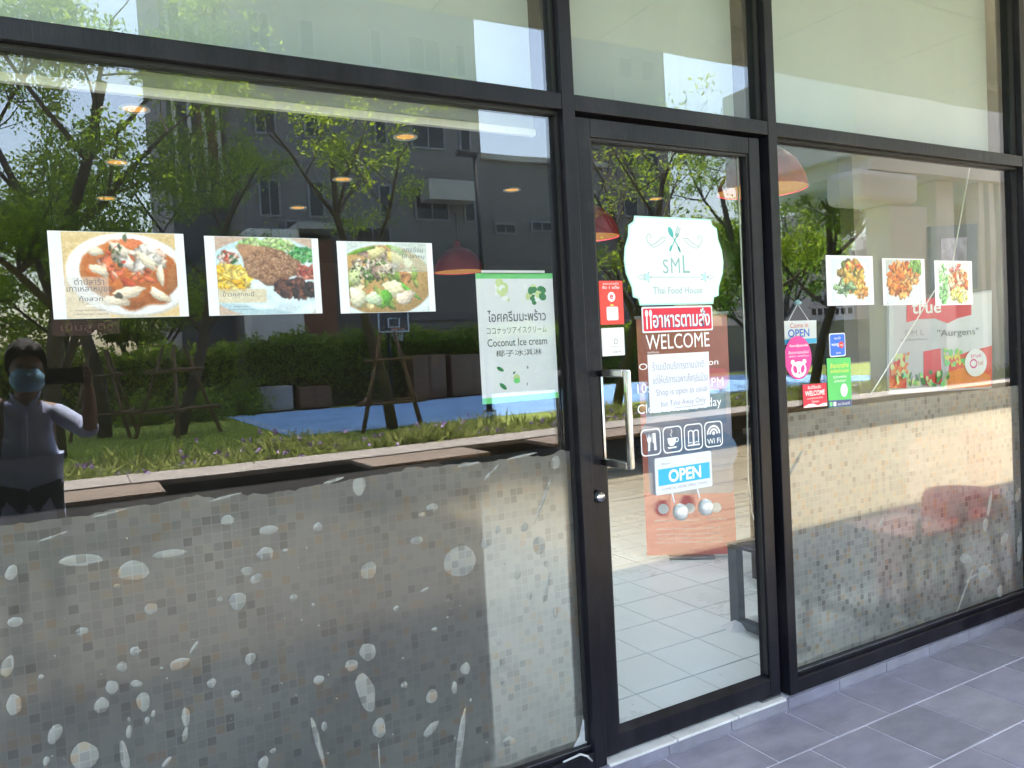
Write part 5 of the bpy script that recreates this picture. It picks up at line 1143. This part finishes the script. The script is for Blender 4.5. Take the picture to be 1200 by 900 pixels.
J = {'pelvis': (w2(-.245, -2.74, .90), (.13, .095)), 'waist': (w2(-.245, -2.74, 1.04), (.125, .085)), 'chest': (w2(-.242, -2.735, 1.20), (.135, .095)), 'clav': (w2(-.238, -2.73, 1.315), (.085, .065)),
     'neck': (w2(-.230, -2.715, 1.375), .052), 'jaw': (w2(-.215, -2.685, 1.435), (.058, .062)), 'head': (w2(-.212, -2.695, 1.52), (.074, .088)), 'crown': (w2(-.214, -2.71, 1.61), (.060, .072)),
     'ear_r': (w2(-.132, -2.705, 1.515), (.012, .024)), 'ear_l': (w2(-.292, -2.705, 1.515), (.012, .024)), 'nose': (w2(-.207, -2.602, 1.490), .013),
     'sh_r': (w2(-.095, -2.725, 1.275), .054), 'el_r': (w2(.060, -2.56, 1.155), .040), 'fo_r': (w2(.066, -2.40, 1.30), .037), 'wr_r': (w2(.062, -2.29, 1.405), .026), 'pa_r': (w2(.060, -2.255, 1.445), (.016, .034)),
     'f1a': (w2(.062, -2.244, 1.485), .0095), 'f1b': (w2(.046, -2.226, 1.515), .0085), 'f1c': (w2(.022, -2.216, 1.523), .0075),
     'f2a': (w2(.074, -2.238, 1.480), .0095), 'f2b': (w2(.066, -2.215, 1.505), .0085), 'f2c': (w2(.044, -2.207, 1.510), .0075),
     'f3a': (w2(.078, -2.232, 1.462), .0095), 'f3b': (w2(.072, -2.208, 1.482), .0085), 'f3c': (w2(.051, -2.204, 1.487), .0075),
     'f4a': (w2(.078, -2.228, 1.442), .0085), 'f4b': (w2(.072, -2.206, 1.456), .0075), 'f4c': (w2(.054, -2.203, 1.460), .0065),
     'tha': (w2(.036, -2.262, 1.440), .011), 'thb': (w2(.016, -2.243, 1.452), .0095), 'thc': (w2(-.004, -2.234, 1.460), .0085),
     'sh_l': (w2(-.388, -2.735, 1.275), .054), 'el_l': (w2(-.435, -2.735, 1.03), .041), 'wr_l': (w2(-.405, -2.64, .835), .027), 'pa_l': (w2(-.40, -2.615, .765), (.016, .034)),
     'g1a': (w2(-.388, -2.585, .715), .0095), 'g1b': (w2(-.385, -2.585, .675), .0080), 'g2a': (w2(-.392, -2.602, .705), .0095), 'g2b': (w2(-.388, -2.600, .660), .0080),
     'g3a': (w2(-.398, -2.620, .705), .0095), 'g3b': (w2(-.394, -2.617, .665), .0080), 'g4a': (w2(-.404, -2.638, .712), .0085), 'g4b': (w2(-.400, -2.635, .680), .0075), 'gta': (w2(-.385, -2.582, .765), .011), 'gtb': (w2(-.378, -2.566, .728), .0090),
     'hip_r': (w2(-.165, -2.74, .84), .085), 'kn_r': (w2(-.150, -2.70, .47), .056), 'an_r': (w2(-.148, -2.75, .09), .036), 'toe_r': (w2(-.135, -2.60, .035), .030),
     'hip_l': (w2(-.325, -2.74, .84), .085), 'kn_l': (w2(-.335, -2.72, .47), .056), 'an_l': (w2(-.340, -2.76, .09), .036), 'toe_l': (w2(-.350, -2.61, .035), .030)}
E_ = [('pelvis', 'waist'), ('waist', 'chest'), ('chest', 'clav'), ('clav', 'neck'), ('neck', 'jaw'), ('jaw', 'head'), ('head', 'crown'), ('head', 'ear_r'), ('head', 'ear_l'), ('head', 'nose'),
      ('clav', 'sh_r'), ('sh_r', 'el_r'), ('el_r', 'fo_r'), ('fo_r', 'wr_r'), ('wr_r', 'pa_r'), ('clav', 'sh_l'), ('sh_l', 'el_l'), ('el_l', 'wr_l'), ('wr_l', 'pa_l'),
      ('pelvis', 'hip_r'), ('hip_r', 'kn_r'), ('kn_r', 'an_r'), ('an_r', 'toe_r'), ('pelvis', 'hip_l'), ('hip_l', 'kn_l'), ('kn_l', 'an_l'), ('an_l', 'toe_l'), ('pa_r', 'tha'), ('tha', 'thb'), ('thb', 'thc'), ('pa_l', 'gta'), ('gta', 'gtb')]
for i in '1234': E_ += [('pa_r', f'f{i}a'), (f'f{i}a', f'f{i}b'), (f'f{i}b', f'f{i}c'), ('pa_l', f'g{i}a'), (f'g{i}a', f'g{i}b')]
skin('body', J, E_, M['skin'], pe)
sj = {k: J[k] for k in ('pelvis', 'waist', 'chest', 'clav', 'sh_r', 'el_r', 'sh_l', 'el_l')}
sj = {k: (v[0], tuple(r*1.08+.007 for r in (v[1] if isinstance(v[1], tuple) else (v[1], v[1])))) for k, v in sj.items()}
sj['hem'] = (w2(-.245, -2.74, .58), (.178, .128)); sj['pelvis'] = (sj['pelvis'][0], (.172, .118)); sj['waist'] = (sj['waist'][0], (.152, .105)); sj['cuff_l'] = (w2(-.425, -2.70, .95), .054); sj['cuff_r'] = (w2(.064, -2.50, 1.205), .052); sj['collar'] = (w2(-.232, -2.722, 1.352), .068)
skin('shirt', sj, [('pelvis', 'waist'), ('pelvis', 'hem'), ('waist', 'chest'), ('chest', 'clav'), ('clav', 'sh_r'), ('sh_r', 'el_r'), ('el_r', 'cuff_r'), ('clav', 'sh_l'), ('sh_l', 'el_l'), ('el_l', 'cuff_l'), ('clav', 'collar')], M['shirt'], pe)
tj = {k: J[k] for k in ('pelvis', 'hip_r', 'kn_r', 'an_r', 'hip_l', 'kn_l', 'an_l')}
tj = {k: (v[0], tuple(r*1.02+.004 for r in (v[1] if isinstance(v[1], tuple) else (v[1], v[1])))) for k, v in tj.items()}
skin('trousers', tj, [('pelvis', 'hip_r'), ('hip_r', 'kn_r'), ('kn_r', 'an_r'), ('pelvis', 'hip_l'), ('hip_l', 'kn_l'), ('kn_l', 'an_l')], M['trouser'], pe)
for s in ('r', 'l'):
    a, b = Vector(J['an_'+s][0]), Vector(J['toe_'+s][0])
    skin('shoe', {'heel': (tuple(a+Vector((0, -.03, -.045))), (.046, .042)), 'mid': (tuple((a+b)/2+Vector((0, 0, -.018))), (.046, .042)), 'tip': (tuple(b+Vector((0, .03, .003))), (.042, .034))}, [('heel', 'mid'), ('mid', 'tip')], M['shoe'], pe)
def shell(name, c, rad, mat, keep, seed=0, amp=0.0, n=26, m=18):
    """part of an ellipsoid kept where keep(unit vector) is true, thickened"""
    g = random.Random(seed); mb = MB(); idx = {}
    for j in range(m+1):
        for i in range(n):
            t, p = 2*math.pi*i/n, math.pi*j/m; u = Vector((math.sin(p)*math.cos(t), math.sin(p)*math.sin(t), math.cos(p)))
            k = 1+amp*g.uniform(-1, 1); idx[i, j] = len(mb.v); mb.v.append((c[0]+rad[0]*u.x*k, c[1]+rad[1]*u.y*k, c[2]+rad[2]*u.z*k))
    for j in range(m):
        for i in range(n):
            t, p = 2*math.pi*(i+.5)/n, math.pi*(j+.5)/m; u = Vector((math.sin(p)*math.cos(t), math.sin(p)*math.sin(t), math.cos(p)))
            if keep(u): mb.f.append((idx[i, j], idx[(i+1) % n, j], idx[(i+1) % n, j+1], idx[i, j+1]))
    o = mb.build(name, mat, pe, True); md = o.modifiers.new('solid', 'SOLIDIFY'); md.thickness = .006; return o
hc = w2(-.213, -2.705, 1.548)
shell('hair', hc, (.093, .110, .122), M['hair'], lambda u: u.z > .52+.10*math.sin(u.x*9) or (u.y < -.05 and u.z > -.62) or (u.y < .35 and u.z > .12), 3, .06, 34, 24)
shell('face_mask', w2(-.211, -2.672, 1.458), (.078, .090, .070), M['mask'], lambda u: u.y > .12 and abs(u.z) < .86, 4, .01)
for s in (-1, 1):
    MB().tube([w2(-.211+s*.072, -2.64, 1.475), w2(-.212+s*.083, -2.70, 1.52)], .002, 5).build('mask_loop', M['mask'], pe)
    shell('eye', w2(-.209+s*.031, -2.614, 1.530), (.013, .008, .008), M['hair'], lambda u: True, 5, 0, 10, 8)
for s, x in ((-1, -.345),):
    MB().tube([w2(x, -2.85, 1.26), w2(x, -2.80, 1.342), w2(x, -2.72, 1.352), w2(x, -2.640, 1.30), w2(x-s*.0, -2.600, 1.20), w2(x+s*.02, -2.625, 1.08), w2(x+s*.05, -2.74, .99), w2(x+s*.02, -2.86, .98)], .018, 8).build('backpack_strap', M['strap'], pe, True)
cb = MB()      # collar flaps and button placket
for sx in (-1, 1): cb.add([w2(-.228+sx*.012, -2.655, 1.325), w2(-.228+sx*.062, -2.675, 1.362), w2(-.228+sx*.074, -2.72, 1.395), w2(-.228+sx*.040, -2.640, 1.290)], [(0, 1, 2), (0, 3, 1)])
o_ = cb.build('collar', M['shirt'], pe); md = o_.modifiers.new('solid', 'SOLIDIFY'); md.thickness = .006
MB().tube([w2(-.230, -2.632, 1.30), w2(-.236, -2.622, 1.18), w2(-.243, -2.640, 1.02), w2(-.245, -2.622, .75)], .009, 6).build('button_placket', M['shirt'], pe, True)
bpk = MB().box(-.145, .135, -.28, -.115, .93, 1.33).build('backpack', M['strap'], pe, bevel=.04)
ph = tag(MB().box(-.122, .046, -2.232, -2.222, 1.430, 1.508).build('phone', M['frame2'], bevel=.003), 'dark phone held sideways in the raised hand of the mirrored person', 'phone')
MB().tube([(-.002, -2.2222, 1.470), (-.002, -2.2195, 1.470)], .009, 14).build('lens', M['darkpane'], ph)
